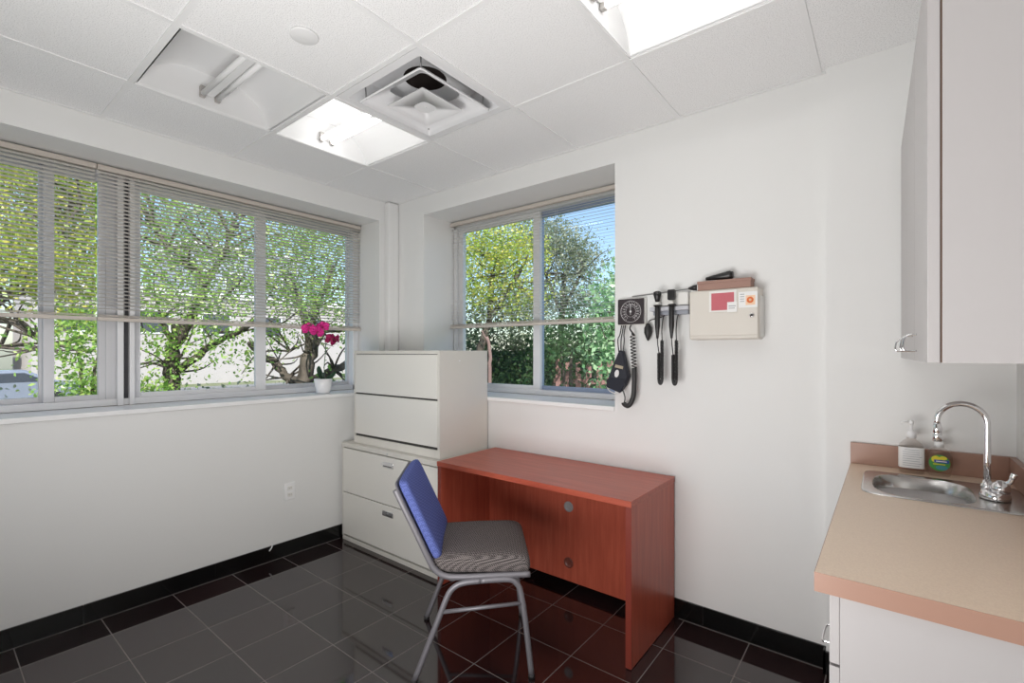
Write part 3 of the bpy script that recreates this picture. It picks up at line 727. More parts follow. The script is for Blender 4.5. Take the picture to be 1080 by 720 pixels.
m.lathe([(.003, bb.z - .058), (.010, bb.z - .045), (.021, bb.z - .015), (.021, bb.z + .012), (.012, bb.z + .030), (.008, bb.z + .036)], bb.x, 2.482, 18)
m.tube(smooth_pts([(bb.x, 2.482, bb.z + .034), (bb.x + .01, 2.48, bb.z + .052), (bb.x + .05, 2.485, bb.z + .062), (bb.x + .09, 2.49, bb.z + .075)], 5), .0028, 8)
m.build('squeeze_bulb', BLACKR, bp)
# cuff in its sling
NAVY = pbsdf('navy_cuff_fabric', (.022, .024, .034, 1), .75)
cf = thing('blood_pressure_cuff', 'dark navy folded blood pressure cuff hanging on tubes below the square dial', 'cuff', (-1.20, 2.46, 1.16))
c1 = tY(655, 372, 2.455); c2 = tY(648, 409, 2.455)
ax = (c1 - c2).normalized(); sd = Vector((ax.z, 0, -ax.x)); L = (c1 - c2).length
outline = [(-.036, .0), (.040, -.012), (.062, .030), (.072, .085), (.050, .13), (.012, L + .012), (-.012, L + .012), (-.034, .12), (-.047, .05)]
def cuffring(k, yy): return [tuple(c2 + sd * (p[0] * k) + ax * ((p[1] - .08) * k + .08) + Vector((0, yy - 2.455, 0))) for p in outline]
m = MB(); m.rings([cuffring(.90, 2.485), cuffring(1.0, 2.478), cuffring(1.0, 2.452), cuffring(.9, 2.443)], smooth=False); m.build('cuff_body', NAVY, cf)
m = MB(); o2 = [(-.040, -.004), (.046, -.016), (.064, .030), (.052, .062), (-.034, .055), (-.050, .035)]
m.rings([[tuple(c2 + sd * p[0] * k + ax * p[1] * k + Vector((0, yy, 0))) for p in o2] for k, yy in ((1, -.006), (1, -.016), (.92, -.020))], smooth=False); m.build('cuff_flap', pbsdf('black_navy_nylon', (.012, .014, .025, 1), .4), cf)
m = MB(); m.obox(c2 + ax * .125 + sd * .010 + Vector((0, -.0135, 0)), sd, Vector((0, 1, 0)), ax, .024, .001, .008); m.build('tan_label', pbsdf('tan_label', (.42, .36, .26, 1), .6), cf)
m = MB(); m.rings([[tuple(c2 + ax * (.085 + .022 * math.sin(2 * PI * k / 10)) + sd * (.004 + .013 * math.cos(2 * PI * k / 10)) + Vector((0, yy, 0))) for k in range(10)] for yy in (-.0125, -.0145)], smooth=False); m.build('white_mark', WM, cf)
m = MB()
for dx_, ex_ in ((-.012, -.012), (.0, .0), (.012, .012)):
    m.tube(smooth_pts([c1 + Vector((dx_, 0, -.005)), c1 + Vector((dx_ + ex_ * .6, 0, .07)), (-1.165 + dx_, 2.46, 1.50), (-1.160 + dx_, 2.47, 1.551)], 6), .0032, 8)
m.build('hose', BLACKR, cf)
m = MB(); m.tube(smooth_pts([c2 - sd * .044 + ax * .0 + Vector((0, -.01, 0)), c2 - sd * .02 - ax * .022 + Vector((0, -.01, 0)), c2 + sd * .02 - ax * .026 + Vector((0, -.01, 0)), c2 + sd * .05 - ax * .012 + Vector((0, -.01, 0))], 6), .003, 8); m.build('white_edge', WM, cf)

# ------------------------------------------------------------------ sink unit
CX0, CY0, CZ = -.122, 1.186, .935
bc = thing('base_cabinet', 'white melamine base cabinet under the tan countertop', 'cabinet', (.14, 1.83, 0))
m = MB(); m.box(-.078, .363, 1.205, 2.456, .09, .894, .001); m.box(-.03, .36, 1.215, 2.45, 0, .09); m.build('body', CAB, bc)
yy = [1.207, 1.625, 2.04, 2.454]
for k in range(3):
    m = MB(); m.box(-.097, -.0785, yy[k] + .0015, yy[k + 1] - .0015, .742, .890, .0015); dr = m.build('drawer', CAB, bc)
    yc = (yy[k] + yy[k + 1]) / 2
    m = MB(); m.tube(smooth_pts([(-.097, yc - .045, .835), (-.118, yc - .045, .835), (-.128, yc - .035, .818), (-.128, yc + .035, .818), (-.118, yc + .045, .835), (-.097, yc + .045, .835)], 5), .0032, 8); m.build('handle', CHROME, dr)
    for za, zb in ((.425, .736), (.10, .419)):
        m = MB(); m.box(-.097, -.0785, yy[k] + .0015, yy[k + 1] - .0015, za, zb, .0015); dr = m.build('drawer', CAB, bc)
        m = MB(); m.tube(smooth_pts([(-.097, yc - .045, zb - .035), (-.115, yc - .045, zb - .035), (-.124, yc - .035, zb - .038), (-.124, yc + .035, zb - .038), (-.115, yc + .045, zb - .035), (-.097, yc + .045, zb - .035)], 5), .0028, 8); m.build('handle', CHROME, dr)
HX0, HX1, HY0, HY1 = -.045, .325, 1.985, 2.298
ct = thing('countertop', 'tan laminate countertop with raised backsplash in the right foreground', 'countertop', (.12, 1.83, .895))
m = MB(); z0, z1 = .895, CZ
T = [(CX0, .3635, CY0, HY0), (CX0, .3635, HY1, 2.468), (CX0, HX0, HY0, HY1), (HX1, .3635, HY0, HY1)]
for a, b, c_, d_ in T: m.box(a + (.0012 if a == CX0 else 0), b, c_ + (.0012 if c_ == CY0 else 0), d_, z0, z1)
m.build('slab', LAM_LIT, ct)
m = MB(); m.box(CX0, CX0 + .0012, CY0, 2.468, z0 - .0005, z1 + .0001); m.box(CX0 + .0012, .3635, CY0, CY0 + .0012, z0 - .0005, z1 + .0001); m.build('shaded_edge', LAM_SHADED, ct)  # thin strip over the slab edges, shade put into its colour
m = MB(); m.box(CX0 + .0, .345, 2.449, 2.4685, CZ, 1.022, .001); m.box(.345, .3638, CY0 + .02, 2.4685, CZ, 1.022, .001); m.build('backsplash', LAM_SHADED, ct)
# sink
sk = thing('sink', 'small stainless steel sink set into the tan countertop', 'sink', (.14, 2.14, CZ))
N = 48
def se(cx_, cy_, hx, hy, e, z):
    return [(cx_ + hx * math.copysign(abs(math.cos(2 * PI * (k + .5) / N)) ** (2 / e), math.cos(2 * PI * (k + .5) / N)), cy_ + hy * math.copysign(abs(math.sin(2 * PI * (k + .5) / N)) ** (2 / e), math.sin(2 * PI * (k + .5) / N)), z) for k in range(N)]
scx, scy = .137, 2.140
m = MB(); m.rings([se(scx, scy, .208, .189, 9, CZ + .0005), se(scx, scy, .208, .189, 9, CZ + .004), se(scx, scy, .200, .181, 9, CZ + .005), se(.090, scy - .004, .132, .165, 3.2, CZ + .003)], cap0=False, cap1=False, smooth=True); m.build('rim', STEEL, sk)
m = MB(); m.rings([se(.090, scy - .004, .132, .165, 3.2, CZ + .003), se(.090, scy - .004, .127, .160, 3.2, CZ - .004), se(.090, scy - .004, .121, .152, 3.4, CZ - .05), se(.090, scy - .004, .115, .145, 3.6, CZ - .12), se(.090, scy - .004, .095, .125, 3.2, CZ - .145), se(.090, scy - .004, .04, .04, 2, CZ - .15), se(.090, scy - .004, .022, .022, 2, CZ - .153)], cap0=False); m.build('bowl', STEEL, sk)
m = MB(); m.lathe([(.022, CZ - .151), (.02, CZ - .149), (.002, CZ - .1485)], .09, scy - .004, 16); m.build('drain', CHROME, sk)
# faucet
fx, fy = .262, 2.118; FZ = CZ + .0052
fc = thing('faucet', 'chrome gooseneck faucet with small lever handle behind the sink bowl', 'faucet', (fx, fy, FZ))
m = MB(); m.lathe([(.036, FZ), (.037, FZ + .006), (.034, FZ + .022), (.031, FZ + .026)], fx + .004, fy, 28, sx=1.0, sy=1.35); m.build('base_plate', CHROME, fc)
m = MB(); m.lathe([(.016, FZ + .024), (.017, FZ + .035), (.012, FZ + .042), (.010, FZ + .05)], fx - .012, fy + .012, 20); m.lathe([(.021, FZ + .024), (.023, FZ + .036), (.020, FZ + .050), (.010, FZ + .060), (.001, FZ + .063)], fx + .014, fy - .022, 20); m.build('valve_body', CHROME, fc)
sx0 = fx - .012; sy0 = fy + .012; rz = .060; zt = 1.172
pts = [(sx0, sy0, FZ + .045), (sx0, sy0, 1.05), (sx0, sy0, zt)] + [(sx0 - rz + rz * math.cos(a), sy0, zt + rz * math.sin(a)) for a in [PI * k / 16 for k in range(1, 17)]] + [(sx0 - 2 * rz, sy0, zt - .012)]
m = MB(); m.tube(pts, .0088, 16); m.build('spout', CHROME, fc)
m = MB(); m.lathe([(.010, 1.102), (.0125, 1.104), (.0125, 1.125), (.0108, 1.130), (.0125, 1.134), (.0125, 1.146), (.010, 1.160), (.0095, 1.164)], sx0 - 2 * rz, sy0, 20); m.build('aerator', CHROME, fc)
m = MB(); m.tube(smooth_pts([(fx + .016, fy - .022, FZ + .05), (fx + .032, fy - .030, FZ + .060), (fx + .038, fy - .032, FZ + .076), (fx + .042, fy - .033, FZ + .088)], 5), [.007] * 10 + [.0085] * 6, 12, flat=.7); m.build('lever', CHROME, fc)

# soap bottles
LIQ = pane_mat('clear_gel_plastic', (.92, .90, .885, 1))
b1 = thing('hand_sanitizer_bottle', 'clear pump bottle with white text label beside the sink, left of the green-labelled one', 'pump bottle', (.072, 2.392, CZ), 'pump bottles at the sink')
def rr(cx_, cy_, hx, hy, z, e=4, n=32, rot=0):
    o = []
    for k in range(n):
        a = 2 * PI * k / n; px = hx * math.copysign(abs(math.cos(a)) ** (2 / e), math.cos(a)); py = hy * math.copysign(abs(math.sin(a)) ** (2 / e), math.sin(a))
        o.append((cx_ + px * math.cos(rot) - py * math.sin(rot), cy_ + px * math.sin(rot) + py * math.cos(rot), z))
    return o
bx_, by_ = .072, 2.392; Z = CZ + .0008; ro = math.radians(4)
m = MB(); m.rings([rr(bx_, by_, h, h2, Z + z_, 4, rot=ro) for h, h2, z_ in ((.034, .020, 0), (.037, .023, .004), (.038, .024, .02), (.038, .024, .095), (.035, .022, .110), (.024, .017, .122), (.014, .013, .130), (.013, .013, .138))]); m.build('bottle', LIQ, b1)
m = MB(); R = [rr(bx_, by_, .0386, .0246, Z + z_, 4, 32, ro) for z_ in (.022, .100)]
m.rings(R, cap0=False, cap1=False); lb = m.build('label', PAPER, b1)
m = MB()
fr = by_ - .0252
for k in range(8):
    z_ = Z + .092 - k * .0085; w_ = .030 if k else .024
    m.box(bx_ - w_ + .004, bx_ + w_ - (.006 if k % 3 else .0), fr - .0003, fr, z_ - .0014, z_ + .0002)
m.build('text_lines', INK, lb)
m = MB(); m.lathe([(.015, Z + .134), (.0155, Z + .152), (.011, Z + .160), (.005, Z + .163), (.005, Z + .185), (.008, Z + .187), (.009, Z + .199), (.003, Z + .202)], bx_, by_, 18)
m.tube([(bx_, by_, Z + .196), (bx_ - .022, by_ - .010, Z + .197), (bx_ - .030, by_ - .013, Z + .190)], .0042, 10); m.build('pump', WHITE, b1)
bx_, by_ = .152, 2.398
b2 = thing('liquid_soap_bottle', 'clear oval soap bottle with round green, yellow and blue label under the faucet spout', 'pump bottle', (bx_, by_, CZ), 'pump bottles at the sink')
m = MB(); m.rings([rr(bx_, by_, h, h2, Z + z_, 2.6) for h, h2, z_ in ((.028, .016, 0), (.033, .020, .006), (.038, .023, .03), (.040, .024, .05), (.038, .023, .075), (.028, .018, .096), (.015, .013, .106), (.0125, .0125, .116))]); m.build('bottle', LIQ, b2)
LG, LY, LB, LW = pbsdf('label_green', (.06, .30, .05, 1), .4), pbsdf('label_yellow', (.75, .65, .03, 1), .4), pbsdf('label_blue', (.02, .06, .35, 1), .4), pbsdf('label_teal', (.05, .25, .30, 1), .4)
def disc(m, cx_, cz_, r, y_, mat, sx=1, sz=1, n=28):
    m.rings([[(cx_ + q * sx * math.cos(2 * PI * k / n), yy2, cz_ + q * sz * math.sin(2 * PI * k / n)) for k in range(n)] for q, yy2 in ((r, y_ + .006), (r, y_), (r * .01, y_ - .0003))], mat=mat, smooth=False)
m = MB(); zc = Z + .052; yf = by_ - .0262
disc(m, bx_, zc, .030, yf, 0); disc(m, bx_ - .010, zc + .013, .013, yf - .0006, 1); disc(m, bx_ + .010, zc + .019, .009, yf - .0006, 1, 1.2, .8)
disc(m, bx_ + .006, zc - .017, .014, yf - .0006, 3, 1.2, .6)
m.box(bx_ - .015, bx_ + .026, yf - .0016, yf, zc + .001, zc + .012, mat=2)
m.box(bx_ - .010, bx_ + .020, yf - .002, yf, zc + .005, zc + .008, mat=4)
m.box(bx_ - .018, bx_ + .016, yf - .0016, yf, zc - .006, zc - .003, mat=1)
m.build('label', [LG, LY, LB, LW, PAPER], b2)
m = MB(); m.lathe([(.014, Z + .108), (.0145, Z + .124), (.010, Z + .130), (.0045, Z + .133), (.0045, Z + .150), (.008, Z + .152), (.008, Z + .162), (.002, Z + .164)], bx_, by_, 18)
m.tube([(bx_, by_, Z + .158), (bx_ + .004, by_ + .022, Z + .158), (bx_ + .005, by_ + .028, Z + .153)], .004, 10); m.build('pump', WHITE, b2)

# ------------------------------------------------------------------ upper wall cabinet (slightly out of square with the wall)
uc = thing('wall_cabinet', 'tall white melamine wall cabinet hanging above the sink at the right edge', 'cabinet', (.043, 2.462, 1.378), rotz=math.radians(1.1))
def lb_(m, name, mats, par=uc): return loc_build(m, name, mats, par)
# local axes: x towards the right wall, y negative towards the camera
LN = 1.148; HT = .845
m = MB(); m.box(.0235, .292, -LN, -.001, 0, HT, .001); lb_(m, 'body', CAB)
m = MB(); m.box(.0215, .0235, -LN + .0015, -.001, .001, HT - .001); lb_(m, 'seam', CABB)
dw = (LN - .002) / 3
for k in range(3):
    y1 = -.001 - k * dw; y0 = y1 - dw + .003
    m = MB(); m.box(0.0, .021, y0, y1, 0, HT, .0015); dr = lb_(m, 'door', CAB)
    yh = {0: y0 + .05, 1: y0 + .05, 2: y1 - .09}[k]
    m = MB(); m.tube(smooth_pts([(0, yh, .068), (-.014, yh, .068), (-.024, yh, .060), (-.028, yh, .036), (-.022, yh, .026), (0, yh, .026)], 5), .0026, 8)
    lb_(m, 'handle', CHROME, dr)

# ------------------------------------------------------------------ orchid
ox, oy, oz = -3.372, 1.935, WS + .0268
oc = thing('potted_orchid', 'pink orchid in a small white pot on the long window sill', 'potted plant', (ox, oy, oz))
m = MB(); m.lathe([(.044, oz), (.050, oz + .004), (.060, oz + .06), (.066, oz + .108), (.063, oz + .112), (.059, oz + .106), (.056, oz + .085), (.001, oz + .085)], ox, oy, 32); pt = m.build('pot', pbsdf('white_ceramic', (.85, .85, .86, 1), .2), oc)
m = MB(); m.lathe([(.054, oz + .086), (.054, oz + .092), (.001, oz + .096)], ox, oy, 20); m.build('soil', BARK, pt)
def tX(u, v, X):
    a = (u - 540) / F; dx, dy = -math.sin(A) + a * math.cos(A), math.cos(A) + a * math.sin(A)
    t = X / dx; return Vector((X, dy * t, H + (HY - v) / F * t))
GRN = pbsdf('orchid_leaf', (.025, .075, .035, 1), .3); STM = pbsdf('orchid_stem', (.06, .14, .05, 1), .5)
s0 = Vector((ox, oy + .01, oz + .09))
path = smooth_pts([s0, tX(342, 385, ox), tX(343.5, 366, ox + .005), tX(341, 352, ox + .01), tX(333, 344, ox + .02), tX(325, 343, ox + .03)], 6)
m = MB(); m.tube(path, .0032, 8); m.tube(smooth_pts([tX(343, 366, ox + .005), tX(348, 357, ox + .01), tX(355, 360, ox + .01)], 5), .0025, 8); m.build('stem', STM, oc)
def leaf(pts, w):
    m = MB(); pts = smooth_pts(pts, 5); n = len(pts); r1, r2 = [], []
    rings = []
    for i, p in enumerate(pts):
        t = (pts[min(i + 1, n - 1)] - pts[max(i - 1, 0)]).normalized(); sdv = t.cross(Vector((1, .4, .3))).normalized(); nv = sdv.cross(t)
        ww = w * math.sin(PI * (.06 + .90 * i / (n - 1))) ** .7
        rings.append([p + sdv * ww * q + nv * (.25 * ww * abs(q)) for q in (-1, -.5, 0, .5, 1)] + [p + sdv * ww * q + nv * (.25 * ww * abs(q) - .002) for q in (1, .5, 0, -.5, -1)])
    m.rings(rings); return m.build('leaf', GRN, oc)
leaf([s0, tX(338, 396, ox), tX(335.5, 390, ox + .01), tX(336, 386, ox + .02)], .032)
leaf([s0, tX(345, 400, ox), tX(350, 396, ox + .01), tX(354, 392, ox + .02)], .018)
leaf([s0, (ox + .03, oy - .02, oz + .13), (ox + .07, oy - .05, oz + .14)], .028)
def flower(c, r, mat, facing, roll=0):
    c = Vector(c); n = Vector(facing).normalized(); a = n.orthogonal().normalized(); b = n.cross(a)
    # align a with up
    u_ = Vector((0, 0, 1)); u_ = (u_ - n * u_.dot(n)).normalized(); w_ = u_.cross(n)
    m = MB()
    for ang, ln, wd in ((0 + roll, 1.0, .40), (2 * PI / 3 + roll, .95, .36), (-2 * PI / 3 + roll, .95, .36), (1.25 + roll, 1.05, .62), (-1.25 + roll, 1.05, .62)):
        d = u_ * math.cos(ang) + w_ * math.sin(ang); s_ = u_ * -math.sin(ang) + w_ * math.cos(ang)
        rings = []
        for k in range(7):
            t = k / 6; ww = r * wd * max(.06, math.sin(PI * (t * .88 + .06)) ** .8)
            p = c + d * (r * ln * (.06 + .94 * t)) + n * (r * (.20 * t - .25 * t * t))
            rings.append([p - s_ * ww + n * ww * .2, p - s_ * ww * .5, p, p + s_ * ww * .5, p + s_ * ww + n * ww * .2, p + n * -.0012 + s_ * ww * .5, p + n * -.0015, p + n * -.0012 - s_ * ww * .5])
        m.rings(rings)
    fl = m.build('flower', mat, oc)
    m = MB(); m.tube([c, c + n * r * .22, c + n * r * .34 - u_ * r * .22], [r * .12, r * .14, r * .05], 8); m.build('flower_lip', pbsdf('orchid_lip', (.45, .01, .12, 1), .4), fl)
PINK = pbsdf('hot_pink_petal', (.80, .022, .30, 1), .5); DPNK = pbsdf('crimson_petal', (.42, .008, .11, 1), .5)
flower(tX(325.5, 347, ox + .02), .050, PINK, (.9, -.35, .15))
flower(tX(334.5, 350, ox + .035), .050, PINK, (.9, -.2, -.1), .3)
flower(tX(340.5, 345, ox + .01), .048, PINK, (.8, -.7, .2), -.2)
flower(tX(348.5, 358.5, ox + .01), .054, DPNK, (.8, .15, -.1), .4)
flower(tX(355.5, 358.0, ox - .005), .044, DPNK, (.6, .45, -.1), .1)

# ------------------------------------------------------------------ outdoors
GZ = -.75
m = MB(); m.box(-90, XO - .01, -60, 90, GZ - .2, GZ, mat=0); m.box(XO - .01, 60, YO + .01, 90, GZ - .2, GZ, mat=0)
GRASS = pbsdf('grass_and_dirt', (.16, .20, .09, 1), .95)
lk(GRASS, ramp(GRASS, noise(GRASS, 1.2, 5), [(.35, (.10, .15, .05, 1)), (.65, (.28, .27, .18, 1))]), P(GRASS).inputs['Base Color'])
struct(m.build('ground', GRASS))
m = MB(); m.box(-33.5, -24, -60, 90, GZ, GZ + .02); struct(m.build('street', pbsdf('pale_asphalt', (.24, .235, .24, 1), .9)))
m = MB(); m.box(-23.9, -21.0, -60, 90, GZ, GZ + .12); struct(m.build('pavement', pbsdf('pale_concrete', (.42, .40, .385, 1), .9)))

def foliage(name, blobs, leaf_size, mat, par, seed, dens=1.0):
    """blobs: (cx,cy,cz, rx,ry,rz, count). Leaves are small bent diamonds, clustered."""
    rg = np.random.default_rng(seed); cs = []
    for bx0, by0, bz0, rx, ry, rz_, n in blobs:
        nc = max(1, int(n * dens) // 22); d = rg.normal(size=(nc, 3)); d /= np.linalg.norm(d, axis=1)[:, None]; rad = rg.random(nc) ** .45
        cc = d * rad[:, None] * np.array([rx, ry, rz_]) + np.array([bx0, by0, bz0])
        p = np.repeat(cc, 22, axis=0) + rg.normal(size=(nc * 22, 3)) * leaf_size * 2.2; cs.append(p)
    p = np.concatenate(cs); n = len(p)
    t = rg.normal(size=(n, 3)); t[:, 2] -= .3; t /= np.linalg.norm(t, axis=1)[:, None]
    s = np.cross(t, rg.normal(size=(n, 3))); s /= np.linalg.norm(s, axis=1)[:, None]; nn = np.cross(t, s)
    L = leaf_size * (.6 + .8 * rg.random(n))[:, None]
    v = np.stack([p - t * L * .5, p + s * L * .28 + nn * L * .06, p + t * L * .5, p - s * L * .28 + nn * L * .06], axis=1).reshape(-1, 3)
    o0 = np.array(parent_origin(par)) if par else np.zeros(3)
    v = (v - o0).astype(np.float32)
    me = bpy.data.meshes.new(name); me.vertices.add(4 * n); me.vertices.foreach_set('co', v.ravel())
    me.loops.add(4 * n); me.loops.foreach_set('vertex_index', np.arange(4 * n, dtype=np.int32)); me.polygons.add(n)
    me.polygons.foreach_set('loop_start', np.arange(0, 4 * n, 4, dtype=np.int32)); me.polygons.foreach_set('loop_total', np.full(n, 4, dtype=np.int32))
    me.update(calc_edges=True); me.materials.append(mat)
    o = bpy.data.objects.new(name, me); COL.objects.link(o); o.parent = par; return o
def limbs(par, paths, mat, name='trunk'):
    m = MB()
    for pts, r0, r1 in paths:
        q = smooth_pts(pts, 4); n = len(q)
        q = [p + Vector((rnd.uniform(-1, 1), rnd.uniform(-1, 1), rnd.uniform(-1, 1))) * r0 * .25 for p in q]
        m.tube(q, [r0 + (r1 - r0) * i / (n - 1) for i in range(n)], 8)
    return m.build(name, mat, par)
def twigs(base_pts, n, ln, seed):
    rg = random.Random(seed); out = []
    for _ in range(n):
        b = Vector(rg.choice(base_pts)); d = Vector((rg.uniform(-1, 1), rg.uniform(-1, 1), rg.uniform(-.3, 1))).normalized()
        l = ln * rg.uniform(.5, 1.2); e = b + d * l; md = b + d * l * .5 + Vector((rg.uniform(-1, 1), rg.uniform(-1, 1), rg.uniform(-1, 1))) * l * .15
        out.append(([b, md, e], .018, .004))
    return out
TG = 'trees outside the windows'
# centre tree with a forked trunk
f1 = 6.6
g0 = at(186, 400, f1); g0.z = GZ
t1 = thing('street_tree', 'forked green tree right outside the middle pane of the long window', 'tree', g0, TG)
P1 = [([g0, at(182, 430, f1), at(182, 392, f1), at(185, 360, f1), at(188, 345, f1)], .11, .085),
      ([at(180, 396, f1), at(205, 378, f1), at(226, 362, f1), at(252, 350, f1 - .2), at(280, 330, f1 - .4)], .06, .03),
      ([at(184, 364, f1), at(176, 350, f1), at(170, 335, f1 + .1)], .05, .02),
      ([at(188, 360, f1), at(196, 345, f1), at(206, 325, f1), at(214, 300, f1), at(200, 280, f1), at(178, 260, f1), at(162, 240, f1 + .2), at(150, 215, f1 + .4)], .075, .03),
      ([at(214, 304, f1), at(222, 290, f1), at(234, 272, f1), at(242, 250, f1), at(250, 228, f1 + .2)], .055, .02),
      ([at(222, 322, f1), at(240, 310, f1), at(258, 290, f1 - .2)], .03, .012),
      ([at(176, 388, f1), at(160, 383, f1 + .1), at(140, 384, f1 + .2), at(118, 380, f1)], .022, .012)]
bp1 = [at(200, 280, f1), at(178, 260, f1), at(162, 240, f1), at(242, 250, f1), at(250, 228, f1), at(234, 272, f1), at(252, 350, f1), at(226, 362, f1), at(182, 392, f1), at(205, 378, f1), at(170, 335, f1)]
limbs(t1, P1 + twigs(bp1, 46, .9, 3), BARK)
q = lambda u, v, f, rx, ry, rz_, n: (*at(u, v, f), rx, ry, rz_, n)
foliage('foliage', [q(170, 230, f1 + .3, 1.1, 1.1, .8, 2600), q(225, 235, f1, 1.0, 1.0, .7, 2300), q(160, 300, f1 - .3, .7, .7, .6, 1500), q(215, 312, f1 - .5, .9, .7, .4, 1400), q(250, 285, f1, .8, .8, .6, 1200),
                    q(158, 362, f1 - .4, .38, .4, .26, 360), q(200, 373, f1 - .7, .2, .2, .12, 110), q(235, 348, f1 - .4, .35, .4, .22, 260), q(155, 412, f1 - .6, .6, .5, .2, 700), q(255, 373, f1 - .2, .3, .3, .2, 220), q(215, 385, f1, .25, .2, .15, 90), q(200, 180, f1 + .5, 2.2, 1.6, .9, 3000)], .055, L_GRN, t1, 1, .95)
# right tree (low wide limbs)
f2 = 7.2
g0 = at(326, 410, f2); g0.z = GZ
t2 = thing('street_tree', 'tree with a low spreading fork outside the pane behind the orchid', 'tree', g0, TG)
P2 = [([g0, at(325, 430, f2), at(322, 400, f2), at(328, 372, f2), at(327, 352, f2), at(324, 338, f2)], .13, .09),
      ([at(324, 345, f2), at(318, 325, f2), at(312, 308, f2), at(306, 288, f2)], .07, .025),
      ([at(326, 345, f2), at(333, 325, f2), at(343, 302, f2), at(352, 280, f2)], .07, .025),
      ([at(320, 405, f2), at(304, 398, f2), at(290, 384, f2), at(276, 372, f2), at(262, 362, f2)], .075, .04),
      ([at(326, 402, f2), at(340, 398, f2), at(352, 390, f2), at(368, 384, f2)], .085, .05),
      ([at(326, 372, f2), at(335, 362, f2), at(342, 350, f2)], .05, .02)]
bp2 = [at(318, 325, f2), at(312, 308, f2), at(333, 325, f2), at(343, 302, f2), at(290, 384, f2), at(352, 390, f2), at(304, 398, f2), at(328, 372, f2), at(342, 350, f2), at(306, 370, f2)]
limbs(t2, P2 + twigs(bp2, 60, .8, 5), BARK)
foliage('foliage', [q(310, 280, f2 + .2, 1.0, 1.0, .7, 2000), q(345, 265, f2, 1.0, 1.0, .8, 2600), q(290, 318, f2 - .3, .6, .6, .4, 800), q(350, 322, f2 - .3, .6, .6, .4, 1100), q(330, 235, f2, 1.4, 1.2, .6, 2400), q(300, 352, f2 - .2, .5, .4, .2, 420), q(350, 355, f2, .4, .4, .2, 260), q(300, 205, f2 + .6, 1.8, 1.6, .6, 1800),
                    q(355, 405, f2 - .5, .5, .4, .2, 260)], .055, L_GRN, t2, 2, .92)
# yellow-green tree on the left
f3 = 6.0
g0 = at(-60, 400, f3); g0.z = GZ
t3 = thing('street_tree', 'yellow-green leafy tree filling the leftmost panes of the long window', 'tree', g0, TG)
P3 = [([g0, at(-58, 400, f3), at(-40, 360, f3), at(-15, 330, f3)], .14, .1), ([at(-15, 330, f3), at(8, 312, f3), at(22, 290, f3), at(60, 250, f3), at(85, 215, f3)], .05, .02),
      ([at(-30, 335, f3), at(15, 340, f3), at(36, 355, f3), at(52, 362, f3), at(95, 370, f3)], .045, .02), ([at(-40, 360, f3), at(0, 366, f3), at(40, 369, f3), at(100, 369, f3)], .02, .01),
      ([at(-20, 332, f3), at(-20, 270, f3), at(0, 210, f3)], .07, .03)]
bp3 = [at(22, 290, f3), at(60, 250, f3), at(85, 215, f3), at(36, 355, f3), at(0, 366, f3), at(52, 362, f3), at(8, 312, f3)]
limbs(t3, P3 + twigs(bp3, 50, .8, 6), BARK)
foliage('foliage', [q(10, 200, f3 + .2, 1.1, 1.1, 1.0, 4200), q(60, 235, f3 + .2, .8, .9, .9, 3000), q(20, 280, f3, .9, .9, .6, 2600), q(85, 205, f3 + .4, .6, .8, .6, 1500), q(85, 290, f3, .5, .6, .6, 1400), q(60, 160, f3 + .4, 1.5, 1.4, .6, 3000)], .06, L_YEL, t3, 3, 1.35)
g0 = at(90, 440, 5.6); g0.z = GZ
sh = thing('leafy_shrub', 'bright green feathery shrub in the second lower pane from the left', 'shrub', g0)
limbs(sh, [([g0, at(86, 400, 5.6), at(80, 360, 5.6)], .03, .012), ([g0, at(98, 405, 5.6), at(108, 370, 5.6)], .025, .01)], BARK, 'stem')
foliage('foliage', [q(68, 362, 5.4, .26, .3, .24, 520), q(92, 350, 5.5, .34, .35, .22, 620), q(96, 400, 5.5, .36, .3, .22, 620), q(80, 418, 5.3, .5, .4, .14, 520), q(102, 375, 5.6, .2, .2, .25, 260), q(130, 345, 5.8, .5, .4, .3, 600)], .055, L_GRN, sh, 4, .8)
# low hedge in front
m = MB(); g0 = at(300, 430, 9.5); g0.z = GZ
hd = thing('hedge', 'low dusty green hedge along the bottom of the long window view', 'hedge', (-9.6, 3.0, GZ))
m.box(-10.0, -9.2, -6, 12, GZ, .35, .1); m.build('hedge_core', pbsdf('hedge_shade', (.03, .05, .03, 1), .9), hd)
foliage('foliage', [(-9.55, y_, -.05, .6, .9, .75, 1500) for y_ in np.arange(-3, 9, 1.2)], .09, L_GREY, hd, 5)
# pale building across the street
def house(name, label, x, y0, y1, z1, mat, rows, wmat, depth=8, cols=8, roofm=None):
    b = thing(name, label, 'building', (x, (y0 + y1) / 2, GZ), 'buildings across the street')
    m = MB(); m.box(x - depth, x, y0, y1, GZ, z1); m.build('facade', mat, b)
    w_ = (y1 - y0) / cols
    for zr in rows:
        for k in range(cols):
            yc = y0 + w_ * (k + .5); m = MB(); m.box(x, x + .06, yc - w_ * .27, yc + w_ * .27, zr, zr + 1.5, .01); wf = m.build('window', WHITE, b)
            m = MB(); m.box(x + .06, x + .07, yc - w_ * .23, yc + w_ * .23, zr + .1, zr + 1.4); m.build('window_glass', wmat, wf)
    m = MB(); m.box(x - depth, x + .15, y0 - .1, y1 + .1, z1, z1 + .35); m.build('cornice', roofm or WHITE, b)
DG = pbsdf('dark_window_glass', (.06, .07, .09, 1), .1)
house('apartment_building', 'long pale white building across the street behind the middle tree', -37, 4, 26, 5.2, pbsdf('pale_stucco', (.50, .46, .46, 1), .9), (2.6,), DG, cols=6)
house('apartment_building', 'taller blue-grey building beyond the tree behind the orchid', -46, 14, 24, 10.5, pbsdf('blue_grey_stucco', (.34, .38, .48, 1), .9), (4.0, 7.0), DG, cols=4)
